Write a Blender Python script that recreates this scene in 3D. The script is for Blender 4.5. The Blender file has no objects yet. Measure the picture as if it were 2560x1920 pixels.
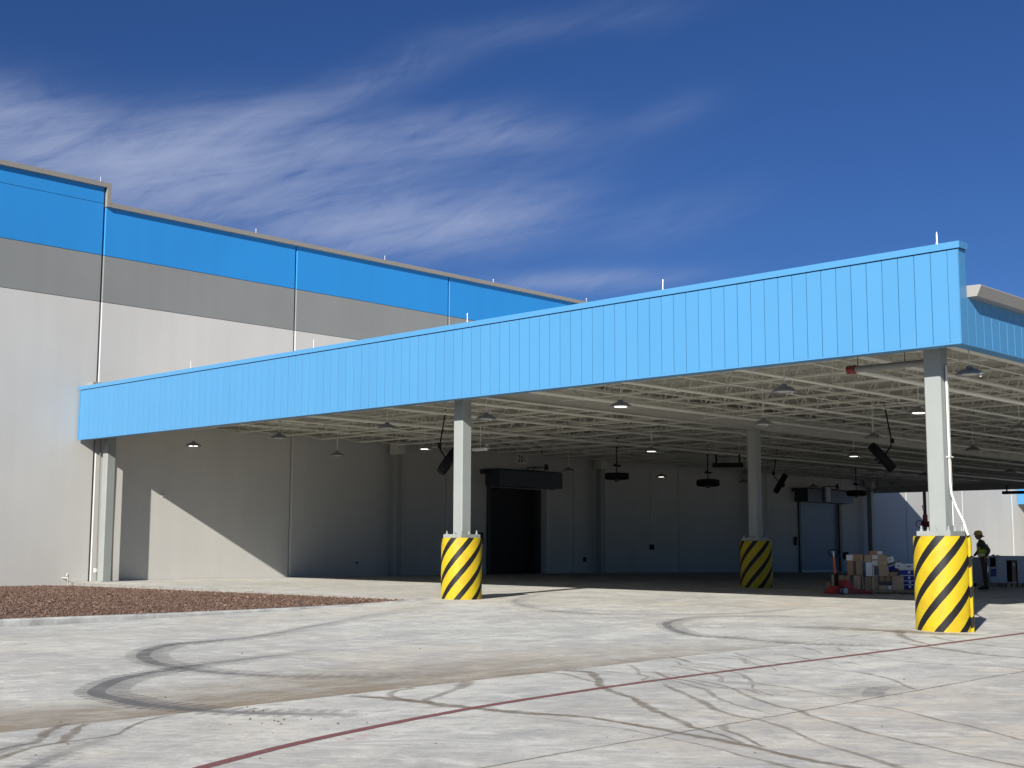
import bpy, math, random, bisect
from mathutils import Vector, Matrix
random.seed(7)
sc = bpy.context.scene
COL = sc.collection
R = math.radians

# ------------------------------------------------------------------ camera
CF = Vector((-0.68874464, 0.71443182, 0.12336127))
CR = Vector((0.72019265, 0.69376731, 0.00307544))
CU = Vector((0.08338682, -0.09096207, 0.99235706))
cd = bpy.data.cameras.new('camera'); cam = bpy.data.objects.new('camera', cd); COL.objects.link(cam)
cd.sensor_width = 36.0; cd.lens = 36.0 * 3280.5 / 2560.0
cd.clip_start = 0.1; cd.clip_end = 5000
M = Matrix(((CR.x, CU.x, -CF.x), (CR.y, CU.y, -CF.y), (CR.z, CU.z, -CF.z))).to_4x4()
M.translation = Vector((0, 0, 1.6)); cam.matrix_world = M
sc.camera = cam

# ------------------------------------------------------------------ light and sky
SUN_EL, SUN_OFF = 26.5, 20.6            # elevation; degrees from -y towards +x
sdir = Vector((math.sin(R(SUN_OFF)) * math.cos(R(SUN_EL)), -math.cos(R(SUN_OFF)) * math.cos(R(SUN_EL)), math.sin(R(SUN_EL))))
sl = bpy.data.lights.new('sun', 'SUN'); sun = bpy.data.objects.new('sun', sl); COL.objects.link(sun)
sl.energy = 5.0; sl.angle = R(0.53); sl.color = (1.0, 0.955, 0.88)
sun.rotation_euler = (-sdir).to_track_quat('-Z', 'Y').to_euler(); sun.location = (0, 0, 40)

w = bpy.data.worlds.new('World'); sc.world = w; w.use_nodes = True
nt = w.node_tree; nt.nodes.clear()
def N(t, **k):
    n = nt.nodes.new(t)
    for a, b in k.items(): setattr(n, a, b)
    return n
def L(a, b): nt.links.new(a, b)
def val(n, i, v):
    if hasattr(v, 'links') or hasattr(v, 'is_linked'): L(v, n.inputs[i])
    else: n.inputs[i].default_value = v
def mth(op, a, b=0.0, c=0.0, clamp=False):
    n = N('ShaderNodeMath', operation=op, use_clamp=clamp)
    val(n, 0, a); val(n, 1, b)
    if op in ('MULTIPLY_ADD', 'SMOOTHSTEP', 'WRAP', 'COMPARE'): val(n, 2, c)
    return n.outputs[0]
sky = N('ShaderNodeTexSky', sky_type='NISHITA', sun_disc=False)
sky.sun_elevation = R(SUN_EL); sky.sun_rotation = R(180 - SUN_OFF)
sky.altitude = 900; sky.air_density = 1.0; sky.dust_density = 0.25; sky.ozone_density = 3.0
tc = N('ShaderNodeTexCoord')
# direction turned so that local +y is the bearing 44 deg left of world +y (where the cirrus field lies)
rot = N('ShaderNodeVectorRotate', rotation_type='Z_AXIS'); L(tc.outputs['Generated'], rot.inputs['Vector']); rot.inputs['Angle'].default_value = -R(43.95)
sep = N('ShaderNodeSeparateXYZ'); L(rot.outputs[0], sep.inputs[0])
az = mth('MULTIPLY', mth('ARCTAN2', sep.outputs[0], sep.outputs[1]), 180 / math.pi)
el = mth('MULTIPLY', mth('ARCSINE', sep.outputs[2]), 180 / math.pi)
cmb = N('ShaderNodeCombineXYZ'); L(az, cmb.inputs[0]); L(el, cmb.inputs[1])
def noise(vec, scale, detail, rough=0.55, dist=0.0):
    n = N('ShaderNodeTexNoise'); L(vec, n.inputs['Vector']); n.inputs['Scale'].default_value = scale
    n.inputs['Detail'].default_value = detail; n.inputs['Roughness'].default_value = rough; n.inputs['Distortion'].default_value = dist
    return n
def mapping(vec, loc=(0, 0, 0), rotz=0.0, scale=(1, 1, 1)):
    m = N('ShaderNodeMapping', vector_type='TEXTURE'); L(vec, m.inputs['Vector'])      # turn, then divide by the scale
    m.inputs['Location'].default_value = loc; m.inputs['Rotation'].default_value = (0, 0, R(rotz)); m.inputs['Scale'].default_value = tuple(1 / k for k in scale)
    return m.outputs[0]
wn = noise(mapping(cmb.outputs[0], scale=(0.08, 0.16, 1)), 1.0, 3)
wv = N('ShaderNodeVectorMath', operation='MULTIPLY_ADD'); L(wn.outputs['Color'], wv.inputs[0]); wv.inputs[1].default_value = (2.2, 1.3, 0); 
L(cmb.outputs[0], wv.inputs[2])
wv2 = N('ShaderNodeVectorMath', operation='SUBTRACT'); L(wv.outputs[0], wv2.inputs[0]); wv2.inputs[1].default_value = (1.1, .65, 0)
P = wv2.outputs[0]
st1 = noise(mapping(P, (3.1, 1.7, 0), 12, (0.11, 0.95, 1)), 1.0, 9, 0.66, 0.3).outputs['Fac']
st2 = noise(mapping(P, (9.1, 4.7, 3), 27, (0.19, 0.85, 1)), 1.0, 9, 0.68, 0.8).outputs['Fac']
big = noise(mapping(cmb.outputs[0], (5, 2, 0), 12, (0.03, 0.07, 1)), 1.0, 3).outputs['Fac']
# cirrus banks: azimuth, elevation, half length, half width, tilt, density
banks = [(-20.8, 17.0, 4.2, 1.5, -6, .80), (-17.0, 15.6, 5.0, 1.7, 12, .95), (-13.0, 16.4, 4.5, 1.7, 14, .55), (-10.8, 18.4, 4.5, .75, 20, .42),
         (-5.0, 20.7, 4.2, .6, 16, .22), (1.5, 22.2, 4.5, .5, 5, .13), (-7.4, 16.6, 6.0, 1.5, 8, .36), (-0.5, 18.1, 3.4, .9, -4, .40), (-5.5, 18.0, 4.0, .8, 6, .30),
         (-6.0, 13.5, 4.6, .95, 3, .90), (-1.0, 14.2, 3.6, 1.2, 12, .62), (-9.0, 14.6, 5.0, 1.0, 2, .30), (3.0, 11.55, 4.0, .45, 3, .62), (6.7, 18.6, 2.2, .6, 16, .13), (6.5, 14.0, 3.6, 1.0, 12, .17), (-26.0, 16.0, 5.0, 2.0, 6, .7), (-8.5, 15.3, 9.0, 2.0, 5, .24)]
tot = None
for (a0, e0, la, lb, t, dns) in banks:
    q = mapping(P, (a0, e0, 0), t, (1 / la, 1 / lb, 1))
    ln = N('ShaderNodeVectorMath', operation='DOT_PRODUCT'); L(q, ln.inputs[0]); L(q, ln.inputs[1])
    g = mth('MULTIPLY', mth('EXPONENT', mth('MULTIPLY', ln.outputs['Value'], -1.0)), dns)
    tot = g if tot is None else mth('ADD', tot, g)
# elsewhere in the sky the same thin cirrus comes and goes
gen = mth('MULTIPLY', mth('SUBTRACT', big, 0.58, clamp=True), 0.9)
tot = mth('ADD', tot, gen)
stk = mth('MULTIPLY', mth('SUBTRACT', mth('MULTIPLY_ADD', st1, 0.55, mth('MULTIPLY', st2, 0.45)), 0.33), 2.9, clamp=True)
cl = mth('MULTIPLY', tot, mth('MULTIPLY_ADD', stk, 0.88, 0.12))
cl = mth('MULTIPLY', mth('SUBTRACT', 1.0, mth('EXPONENT', mth('MULTIPLY', cl, -1.35))), 0.93, clamp=True)
tint = N('ShaderNodeMix', data_type='RGBA', blend_type='MULTIPLY'); tint.inputs['Factor'].default_value = 1.0
L(sky.outputs[0], tint.inputs['A']); tint.inputs['B'].default_value = (0.31, 0.51, 0.88, 1)
mix = N('ShaderNodeMix', data_type='RGBA'); L(cl, mix.inputs['Factor']); L(tint.outputs['Result'], mix.inputs['A']); mix.inputs['B'].default_value = (5.1, 5.95, 8.5, 1)
bg = N('ShaderNodeBackground'); L(mix.outputs['Result'], bg.inputs['Color']); bg.inputs['Strength'].default_value = 0.05
out = N('ShaderNodeOutputWorld'); L(bg.outputs[0], out.inputs['Surface'])

vs = sc.view_settings; vs.view_transform = 'Standard'; vs.look = 'None'; vs.exposure = 0.6; vs.gamma = 1.0; vs.use_curve_mapping = False
sc.render.engine = 'CYCLES'
w.cycles.sampling_method = 'MANUAL'; w.cycles.sample_map_resolution = 256
sc.cycles.max_bounces = 4; sc.cycles.diffuse_bounces = 2; sc.cycles.glossy_bounces = 2; sc.cycles.transparent_max_bounces = 24
sc.cycles.caustics_reflective = False; sc.cycles.caustics_refractive = False

# ------------------------------------------------------------------ mesh helpers
class MB:
    def __init__(s): s.v = []; s.f = []; s.m = []
    def add(s, vs_, fs_, mi=0):
        b = len(s.v); s.v += [tuple(p) for p in vs_]; s.f += [tuple(i + b for i in f) for f in fs_]; s.m += [mi] * len(fs_); return s
    def box(s, x0, x1, y0, y1, z0, z1, mi=0):
        return s.add([(x0, y0, z0), (x1, y0, z0), (x1, y1, z0), (x0, y1, z0), (x0, y0, z1), (x1, y0, z1), (x1, y1, z1), (x0, y1, z1)],
                     [(0, 3, 2, 1), (4, 5, 6, 7), (0, 1, 5, 4), (1, 2, 6, 5), (2, 3, 7, 6), (3, 0, 4, 7)], mi)
    def prism(s, prof, axis, a, b, mi=0):
        """prof: closed 2-D outline; axis 'x','y','z' is the extrusion axis"""
        n = len(prof)
        def pt(p, t):
            return {'x': (t, p[0], p[1]), 'y': (p[0], t, p[1]), 'z': (p[0], p[1], t)}[axis]
        vv = [pt(p, a) for p in prof] + [pt(p, b) for p in prof]
        ff = [tuple(range(n))[::-1], tuple(range(n, 2 * n))] + [(i, (i + 1) % n, n + (i + 1) % n, n + i) for i in range(n)]
        return s.add(vv, ff, mi)
    def tube(s, pts, r, n=8, cap=True, mi=0):
        pts = [Vector(p) for p in pts]; rs = r if isinstance(r, (list, tuple)) else [r] * len(pts)
        rings = []; up = None
        for i, p in enumerate(pts):
            d = (pts[min(i + 1, len(pts) - 1)] - pts[max(i - 1, 0)]).normalized()
            if up is None:
                up = Vector((0, 0, 1)) if abs(d.z) < .9 else Vector((1, 0, 0))
            a = d.cross(up).normalized(); b = a.cross(d).normalized(); up = b
            rings.append([p + (a * math.cos(2 * math.pi * k / n) + b * math.sin(2 * math.pi * k / n)) * rs[i] for k in range(n)])
        vv = [q for rg in rings for q in rg]; ff = []
        for i in range(len(rings) - 1):
            for k in range(n): ff.append((i * n + k, i * n + (k + 1) % n, (i + 1) * n + (k + 1) % n, (i + 1) * n + k))
        if cap: ff += [tuple(range(n))[::-1], tuple(range((len(rings) - 1) * n, len(rings) * n))]
        return s.add(vv, ff, mi)
    def lathe(s, prof, c=(0, 0, 0), n=24, mi=0, axis='z'):
        vv = []; ff = []; m = len(prof)
        for k in range(n):
            t = 2 * math.pi * k / n
            for (r, z) in prof:
                p = (r * math.cos(t), r * math.sin(t), z)
                if axis == 'x': p = (p[2], p[0], p[1])
                if axis == 'y': p = (p[0], p[2], p[1])
                vv.append((c[0] + p[0], c[1] + p[1], c[2] + p[2]))
        for k in range(n):
            for j in range(m - 1): ff.append((k * m + j, ((k + 1) % n) * m + j, ((k + 1) % n) * m + j + 1, k * m + j + 1))
        return s.add(vv, ff, mi)
    def mesh(s, name, mats, smooth=False):
        me = bpy.data.meshes.new(name); me.from_pydata(s.v, [], s.f)
        for m in (mats if isinstance(mats, (list, tuple)) else [mats]): me.materials.append(m)
        if any(s.m): me.polygons.foreach_set('material_index', s.m)
        if smooth:
            me.polygons.foreach_set('use_smooth', [True] * len(me.polygons)); 
            try: me.set_sharp_from_angle(angle=R(38))
            except Exception: pass
        me.update(); return me
    def obj(s, name, mats, parent=None, smooth=False):
        return link(name, s.mesh(name, mats, smooth), parent)
def link(name, data, parent=None):
    o = bpy.data.objects.new(name, data); COL.objects.link(o)
    if parent is not None: o.parent = parent
    return o
def tag(o, label=None, cat=None, group=None, kind=None):
    if label: o['label'] = label
    if cat: o['category'] = cat
    if group: o['group'] = group
    if kind: o['kind'] = kind
    return o
def thing(name, label, cat, loc=(0, 0, 0), rz=0.0, group=None):
    o = bpy.data.objects.new(name, None); COL.objects.link(o); o.location = loc; o.rotation_euler = (0, 0, rz); o.empty_display_size = .2
    return tag(o, label, cat, group)
def copy_tree(o, parent=None):
    c = o.copy(); COL.objects.link(c); c.parent = parent
    for ch in o.children: copy_tree(ch, c)
    return c

# ------------------------------------------------------------------ materials
def mat(name, col, rough=0.6, var=0.06, vscale=3.0, bump=0.0, bscale=40.0, metal=0.0, spec=0.5, coords='pos'):
    m = bpy.data.materials.new(name); m.use_nodes = True; t = m.node_tree; b = t.nodes['Principled BSDF']
    b.inputs['Roughness'].default_value = rough; b.inputs['Metallic'].default_value = metal; b.inputs['Specular IOR Level'].default_value = spec
    g = t.nodes.new('ShaderNodeNewGeometry'); 
    n = t.nodes.new('ShaderNodeTexNoise'); n.inputs['Scale'].default_value = vscale; n.inputs['Detail'].default_value = 6; n.inputs['Roughness'].default_value = .6
    t.links.new(g.outputs['Position'], n.inputs['Vector'])
    r = t.nodes.new('ShaderNodeMapRange'); r.inputs['From Min'].default_value = .3; r.inputs['From Max'].default_value = .7
    r.inputs['To Min'].default_value = 1 - var; r.inputs['To Max'].default_value = 1 + var; t.links.new(n.outputs['Fac'], r.inputs['Value'])
    mx = t.nodes.new('ShaderNodeVectorMath'); mx.operation = 'SCALE'; mx.inputs[0].default_value = col[:3]; t.links.new(r.outputs[0], mx.inputs['Scale'])
    t.links.new(mx.outputs[0], b.inputs['Base Color'])
    if bump:
        n2 = t.nodes.new('ShaderNodeTexNoise'); n2.inputs['Scale'].default_value = bscale; n2.inputs['Detail'].default_value = 4
        t.links.new(g.outputs['Position'], n2.inputs['Vector'])
        bp = t.nodes.new('ShaderNodeBump'); bp.inputs['Strength'].default_value = bump; bp.inputs['Distance'].default_value = .01
        t.links.new(n2.outputs['Fac'], bp.inputs['Height']); t.links.new(bp.outputs[0], b.inputs['Normal'])
    return m
def wall_mat(name, col, var=.035):
    """painted tilt-up concrete: large faint cloudiness, faint vertical drips, fine texture"""
    m = mat(name, col, .75, var, .35, .25, 60, spec=.3); t = m.node_tree
    b = t.nodes['Principled BSDF']; src = b.inputs['Base Color'].links[0].from_socket
    g = t.nodes.new('ShaderNodeNewGeometry'); mp = t.nodes.new('ShaderNodeMapping'); mp.inputs['Scale'].default_value = (1, 2.2, .12)
    t.links.new(g.outputs['Position'], mp.inputs['Vector'])
    n = t.nodes.new('ShaderNodeTexNoise'); n.inputs['Scale'].default_value = 1.0; n.inputs['Detail'].default_value = 5; t.links.new(mp.outputs[0], n.inputs['Vector'])
    r = t.nodes.new('ShaderNodeMapRange'); r.inputs['From Min'].default_value = .3; r.inputs['From Max'].default_value = .7; r.inputs['To Min'].default_value = .975; r.inputs['To Max'].default_value = 1.02
    t.links.new(n.outputs['Fac'], r.inputs['Value'])
    mx = t.nodes.new('ShaderNodeVectorMath'); mx.operation = 'SCALE'; t.links.new(src, mx.inputs[0]); t.links.new(r.outputs[0], mx.inputs['Scale'])
    t.links.new(mx.outputs[0], b.inputs['Base Color']); return m
WALL_W = wall_mat('wall_white', (.540, .534, .506))
WALL_G = wall_mat('wall_grey', (.228, .236, .228))
WALL_B = wall_mat('wall_blue', (.021, .238, .598), .03)
BLUE = mat('fascia_blue', (.066, .237, .450), .42, .015, .8, 0, spec=.4)
BLUE2 = mat('fascia_blue_trim', (.070, .245, .462), .38, .01, .8)
def panvar(m, amp):
    t = m.node_tree; b = t.nodes['Principled BSDF']; src = b.inputs['Base Color'].links[0].from_socket; oi = t.nodes.new('ShaderNodeObjectInfo')
    r = t.nodes.new('ShaderNodeMapRange'); r.inputs['To Min'].default_value = 1 - amp; r.inputs['To Max'].default_value = 1 + amp; t.links.new(oi.outputs['Random'], r.inputs['Value'])
    mx = t.nodes.new('ShaderNodeVectorMath'); mx.operation = 'SCALE'; t.links.new(src, mx.inputs[0]); t.links.new(r.outputs[0], mx.inputs['Scale']); t.links.new(mx.outputs[0], b.inputs['Base Color'])
panvar(BLUE, .018); panvar(WALL_W, .015); panvar(WALL_G, .02); panvar(WALL_B, .015)
GCOP = mat('coping_grey', (.26, .245, .218), .5, .03, 1.5)
GTRIM = mat('gutter_grey', (.28, .27, .25), .5, .03, 1.5)
STEEL = mat('white_steel', (.58, .575, .505), .5, .05, 2.0)
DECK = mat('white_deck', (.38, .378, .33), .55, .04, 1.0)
COLM = mat('column_grey', (.272, .292, .282), .45, .04, 1.5, .05, 30)
PIPE = mat('white_pipe', (.66, .655, .59), .35, .04, 2.0)
DARK = mat('dark_metal', (.025, .027, .03), .5, .15, 4)
BLACKP = mat('black_paint', (.008, .008, .009), .75, .1, 4, spec=.15)
HOUSING = mat('housing_blue_black', (.030, .038, .050), .45, .1, 3)
DOORM = mat('door_slats', (.20, .26, .34), .45, .06, 2)
ROOM_SHADE = mat('room_shade', (.02, .02, .022), .7, .1, 2)
SEAL = mat('sealant', (.20, .19, .18), .8, .1, 4)
CARD = mat('cardboard', (.36, .23, .125), .8, .12, 5)
CARD2 = mat('cardboard_pale', (.46, .33, .20), .8, .1, 5)
TAPE = mat('tape_dark', (.03, .028, .03), .5, .1, 4)
WHITEP = mat('white_card', (.70, .70, .69), .6, .05, 6)
TOTE = mat('tote_blue', (.012, .018, .24), .4, .08, 4)
WOOD = mat('pallet_wood', (.33, .22, .13), .8, .2, 9)
RED = mat('jack_red', (.42, .022, .03), .4, .1, 6)
REDV = mat('valve_red', (.17, .010, .013), .4, .08, 8)
ORANGE = mat('handle_orange', (.62, .10, .03), .5, .1, 8)
RUBBER = mat('rubber', (.02, .02, .02), .8, .1, 8)
WHEELW = mat('wheel_white', (.55, .55, .52), .6, .06, 8)
LAMPG = mat('lamp_grey', (.22, .225, .23), .4, .05, 6)
ALU = mat('rod_aluminium', (.80, .80, .80), .35, .03, 8, metal=.2)
BIN = mat('bin_grey', (.22, .23, .24), .55, .06, 3)
CRATEW = mat('crate_white', (.42, .44, .48), .55, .05, 3)
def lampm():
    m = bpy.data.materials.new('lamp_lit'); m.use_nodes = True; b = m.node_tree.nodes['Principled BSDF']
    b.inputs['Base Color'].default_value = (.9, .9, .85, 1); b.inputs['Emission Color'].default_value = (1, .93, .80, 1); b.inputs['Emission Strength'].default_value = 2.2
    return m
LIT = lampm(); UNLIT = mat('lamp_lens', (.55, .55, .52), .3, .03, 6)

def concrete():
    m = bpy.data.materials.new('yard_concrete'); m.use_nodes = True; t = m.node_tree; b = t.nodes['Principled BSDF']
    b.inputs['Roughness'].default_value = .82; b.inputs['Specular IOR Level'].default_value = .3
    g = t.nodes.new('ShaderNodeNewGeometry')
    def nz(scale, det, ro, sx=1, sy=1, off=0, dist=0, rot=0):
        mp = t.nodes.new('ShaderNodeMapping'); mp.vector_type = 'TEXTURE'; mp.inputs['Rotation'].default_value = (0, 0, R(rot)); mp.inputs['Scale'].default_value = (1 / sx, 1 / sy, 1); mp.inputs['Location'].default_value = (off, off * .7, 0); t.links.new(g.outputs['Position'], mp.inputs['Vector'])
        n = t.nodes.new('ShaderNodeTexNoise'); n.inputs['Scale'].default_value = scale; n.inputs['Detail'].default_value = det; n.inputs['Roughness'].default_value = ro; n.inputs['Distortion'].default_value = dist
        t.links.new(mp.outputs[0], n.inputs['Vector']); return n.outputs['Fac']
    def rg(v, a, b_, lo, hi, sm=True):
        r = t.nodes.new('ShaderNodeMapRange'); r.inputs['From Min'].default_value = a; r.inputs['From Max'].default_value = b_; r.inputs['To Min'].default_value = lo; r.inputs['To Max'].default_value = hi
        t.links.new(v, r.inputs['Value']); return r.outputs[0]
    def mixc(f, a, b_, bt='MIX'):
        x = t.nodes.new('ShaderNodeMix'); x.data_type = 'RGBA'; x.blend_type = bt
        for i, v in (('Factor', f), ('A', a), ('B', b_)):
            if isinstance(v, (tuple, float)): x.inputs[i].default_value = v
            else: t.links.new(v, x.inputs[i])
        return x.outputs['Result']
    base = mixc(rg(nz(.22, 6, .62), .38, .62, 0, 1), (.487, .485, .445, 1), (.665, .657, .588, 1))
    base = mixc(rg(nz(.13, 6, .6, off=31), .46, .64, 0, .65), base, (.56, .478, .365, 1))        # rusty warm patches
    base = mixc(rg(nz(.42, 7, .68, 1, .7, off=61), .50, .66, 0, .5), base, (.43, .40, .34, 1))
    base = mixc(rg(nz(1.0, 8, .72, 1.0, .6, 7, .5), .44, .60, 0, .75), base, (.398, .394, .375, 1))      # trowel and wear blotches
    base = mixc(rg(nz(2.6, 7, .72, 1.3, .7, 3), .51, .64, 0, .62), base, (.315, .317, .315, 1))
    base = mixc(rg(nz(2.0, 7, .72, .8, 1.2, 13), .52, .64, 0, .6), base, (.74, .732, .67, 1))
    base = mixc(rg(nz(8.0, 5, .7, 1.0, 1.0, 23), .52, .68, 0, .42), base, (.32, .315, .305, 1))
    base = mixc(rg(nz(1, 7, .72, .55, 7.5, 71, .3, 52), .52, .64, 0, .5), base, (.33, .332, .325, 1))      # swept scuffs
    base = mixc(rg(nz(1, 7, .72, .7, 9.0, 91, .3, 30), .53, .64, 0, .5), base, (.74, .732, .675, 1))
    base = mixc(rg(nz(38, 2, .6), .35, .7, 0, .25), base, (.30, .295, .285, 1))
    sp = rg(nz(9, 2, .5, off=50), .74, .76, 0, .5)
    base = mixc(sp, base, (.12, .11, .10, 1))
    t.links.new(base, b.inputs['Base Color'])
    bp = t.nodes.new('ShaderNodeBump'); bp.inputs['Strength'].default_value = .35; bp.inputs['Distance'].default_value = .012
    hm = t.nodes.new('ShaderNodeMath'); hm.operation = 'ADD'; t.links.new(nz(26, 6, .7), hm.inputs[0]); t.links.new(nz(3.2, 4, .6, off=5), hm.inputs[1])
    t.links.new(hm.outputs[0], bp.inputs['Height']); t.links.new(bp.outputs[0], b.inputs['Normal'])
    return m
CONC = concrete()
CURBM = mat('curb_concrete', (.33, .335, .325), .85, .35, 3.0, .5, 30)

def decal(name, col, rough, strength, nscale=(2, 2), nlo=.35, nhi=.65, tread=False, spec=.3):
    """thin stain sheet: opacity from a vertex attribute times noise"""
    m = bpy.data.materials.new(name); m.use_nodes = True; t = m.node_tree; b = t.nodes['Principled BSDF']; o = t.nodes['Material Output']
    b.inputs['Base Color'].default_value = (*col, 1); b.inputs['Roughness'].default_value = rough; b.inputs['Specular IOR Level'].default_value = spec
    tr = t.nodes.new('ShaderNodeBsdfTransparent'); mx = t.nodes.new('ShaderNodeMixShader')
    a = t.nodes.new('ShaderNodeAttribute'); a.attribute_name = 'op'
    g = t.nodes.new('ShaderNodeNewGeometry'); mp = t.nodes.new('ShaderNodeMapping'); mp.inputs['Scale'].default_value = (nscale[0], nscale[1], 1); t.links.new(g.outputs['Position'], mp.inputs['Vector'])
    n = t.nodes.new('ShaderNodeTexNoise'); n.inputs['Scale'].default_value = 1; n.inputs['Detail'].default_value = 7; n.inputs['Roughness'].default_value = .65; t.links.new(mp.outputs[0], n.inputs['Vector'])
    r = t.nodes.new('ShaderNodeMapRange'); r.inputs['From Min'].default_value = nlo; r.inputs['From Max'].default_value = nhi; r.inputs['To Min'].default_value = .25 * strength; r.inputs['To Max'].default_value = strength
    t.links.new(n.outputs['Fac'], r.inputs['Value'])
    f = t.nodes.new('ShaderNodeMath'); f.operation = 'MULTIPLY'; t.links.new(a.outputs['Fac'], f.inputs[0]); t.links.new(r.outputs[0], f.inputs[1])
    fac = f.outputs[0]
    if tread:
        uv = t.nodes.new('ShaderNodeAttribute'); uv.attribute_name = 'along'
        s1 = t.nodes.new('ShaderNodeMath'); s1.operation = 'SINE'; mm = t.nodes.new('ShaderNodeMath'); mm.operation = 'MULTIPLY'; mm.inputs[1].default_value = 2 * math.pi / .15
        t.links.new(uv.outputs['Fac'], mm.inputs[0]); t.links.new(mm.outputs[0], s1.inputs[0])
        ed = t.nodes.new('ShaderNodeAttribute'); ed.attribute_name = 'edge'
        r2 = t.nodes.new('ShaderNodeMapRange'); r2.inputs['From Min'].default_value = -.4; r2.inputs['From Max'].default_value = .4; t.links.new(s1.outputs[0], r2.inputs['Value'])
        x = t.nodes.new('ShaderNodeMix'); x.data_type = 'FLOAT'; t.links.new(ed.outputs['Fac'], x.inputs['Factor']); x.inputs['A'].default_value = 1.0; t.links.new(r2.outputs[0], x.inputs['B'])
        f2 = t.nodes.new('ShaderNodeMath'); f2.operation = 'MULTIPLY'; t.links.new(fac, f2.inputs[0]); t.links.new(x.outputs['Result'], f2.inputs[1]); fac = f2.outputs[0]
    t.links.new(fac, mx.inputs[0]); t.links.new(tr.outputs[0], mx.inputs[1]); t.links.new(b.outputs[0], mx.inputs[2]); t.links.new(mx.outputs[0], o.inputs['Surface'])
    return m

# ------------------------------------------------------------------ lie of the ground
GX = [-300, -40, -24, -15, -10, 0, 300]
GY = [-300, 0, 6, 12, 17, 21, 29.5, 46, 73, 110, 600]
GZ = [[0] * 7, [0] * 7, [.03, .03, .03, .02, .02, .01, 0], [.12, .12, .11, .09, .07, .04, .04], [.3, .3, .25, .17, .12, .08, .08],
      [.45, .45, .40, .28, .175, .10, .10], [.47, .47, .405, .355, .30, .22, .2], [.44, .44, .42, .38, .36, .30, .3], [.19, .19, .19, .19, .19, .17, .17], [0] * 7, [0] * 7]
def gz(x, y):
    i = min(max(bisect.bisect_right(GX, x) - 1, 0), len(GX) - 2); j = min(max(bisect.bisect_right(GY, y) - 1, 0), len(GY) - 2)
    a = (x - GX[i]) / (GX[i + 1] - GX[i]); b = (y - GY[j]) / (GY[j + 1] - GY[j])
    return (GZ[j][i] * (1 - a) + GZ[j][i + 1] * a) * (1 - b) + (GZ[j + 1][i] * (1 - a) + GZ[j + 1][i + 1] * a) * b

XW, XC, YF = -39.897, -9.674, 20.9          # warehouse wall plane, canopy corner, canopy front face
YB = 73.3                                    # canopy back face
ZB, ZK, ZT = 5.015, 6.652, 6.77             # fascia bottom, underside of coping, coping top

# base ground to the horizon
g = MB(); xs = [-2500] + GX[1:-1] + [2500]; ys = [-2500, -60, -20] + GY[1:-1] + [2500]
for j in range(len(ys)):
    for i in range(len(xs)): g.v.append((xs[i], ys[j], gz(xs[i], ys[j]) - .16))
nx = len(xs)
for j in range(len(ys) - 1):
    for i in range(nx - 1): g.f.append((j * nx + i, j * nx + i + 1, (j + 1) * nx + i + 1, (j + 1) * nx + i)); g.m.append(0)
ground = tag(g.obj('ground', CONC), kind='structure')

# kerb line on the left of the yard
KERB = [(-22.95, 21.0), (-22.85, 20.3), (-22.95, 18.8), (-23.25, 16.6), (-23.5, 14.2), (-24.05, 11.3), (-24.9, 7.5), (-26.2, 3), (-28.5, -3), (-31, -8)]
def kerb_x(y):
    for (x1, y1), (x0, y0) in zip(KERB, KERB[1:]):
        if y0 <= y <= y1: return x0 + (x1 - x0) * (y - y0) / (y1 - y0)
    return KERB[0][0] if y > KERB[0][1] else KERB[-1][0]
def kerb_top(y):
    pts = [(-8, .16), (3, .18), (11.3, .235), (14.2, .262), (16.6, .285), (18.8, .325), (20.3, .385), (21.0, .405)]
    for (y0, z0), (y1, z1) in zip(pts, pts[1:]):
        if y0 <= y <= y1: return z0 + (z1 - z0) * (y - y0) / (y1 - y0)
    return pts[-1][1] if y > 21 else pts[0][1]

# poured concrete strips with open joints
EDGE = mat('slab_edge', (.235, .225, .205), .9, .25, 6, .5, 30)
edges = [-39.88, -36.3, -32.1, -27.9, -23.7, -19.5, -15.3, -11.1, -6.9, -2.7, 1.5, 5.7, 9.9, 14.1, 18.3, 22.5, 40]
def strip(x0, x1, y0, y1, leftfn=None):
    m = MB(); rows = sorted(set([y0, y1] + [y for y in GY if y0 < y < y1] + [y0 + k for k in range(1, int(y1 - y0))])); 
    gap = .006
    cols = sorted(set([x0, x1] + [x for x in GX if x0 < x < x1] + [x0 + (x1 - x0) * k / 4 for k in range(1, 4)]))
    n = len(cols)
    for y in rows:
        lx = leftfn(y) if leftfn else x0
        for k, x in enumerate(cols):
            xx = lx + (x - x0) * (x1 - lx) / (x1 - x0)
            if k == 0: xx += gap
            if k == n - 1: xx -= gap
            m.v.append((xx, y, gz(xx, y)))
    for j in range(len(rows) - 1):
        for k in range(n - 1): m.f.append((j * n + k, j * n + k + 1, (j + 1) * n + k + 1, (j + 1) * n + k)); m.m.append(0)
    # skirts
    loop = [k for k in range(n)] + [j * n + n - 1 for j in range(1, len(rows))] + [(len(rows) - 1) * n + k for k in range(n - 2, -1, -1)] + [j * n for j in range(len(rows) - 2, 0, -1)]
    b = len(m.v)
    for i in loop: x, y, z = m.v[i]; m.v.append((x, y, z - .15))
    for i in range(len(loop)):
        j = (i + 1) % len(loop); m.f.append((loop[i], b + i, b + j, loop[j])); m.m.append(1)
    return m.obj('concrete_slab', [CONC, EDGE], ground)
for x0, x1 in zip(edges, edges[1:]):
    if x1 <= -23.6: strip(x0, x1, 20.8, 112)
    elif x0 < -23.6:
        strip(x0, x1, 20.8, 112); strip(x0, x1, -14, 20.79, lambda y: max(kerb_x(y) + .02, -23.7) if y > 11 else kerb_x(y) + .02)
    else: strip(x0, x1, -14, 112)

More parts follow.
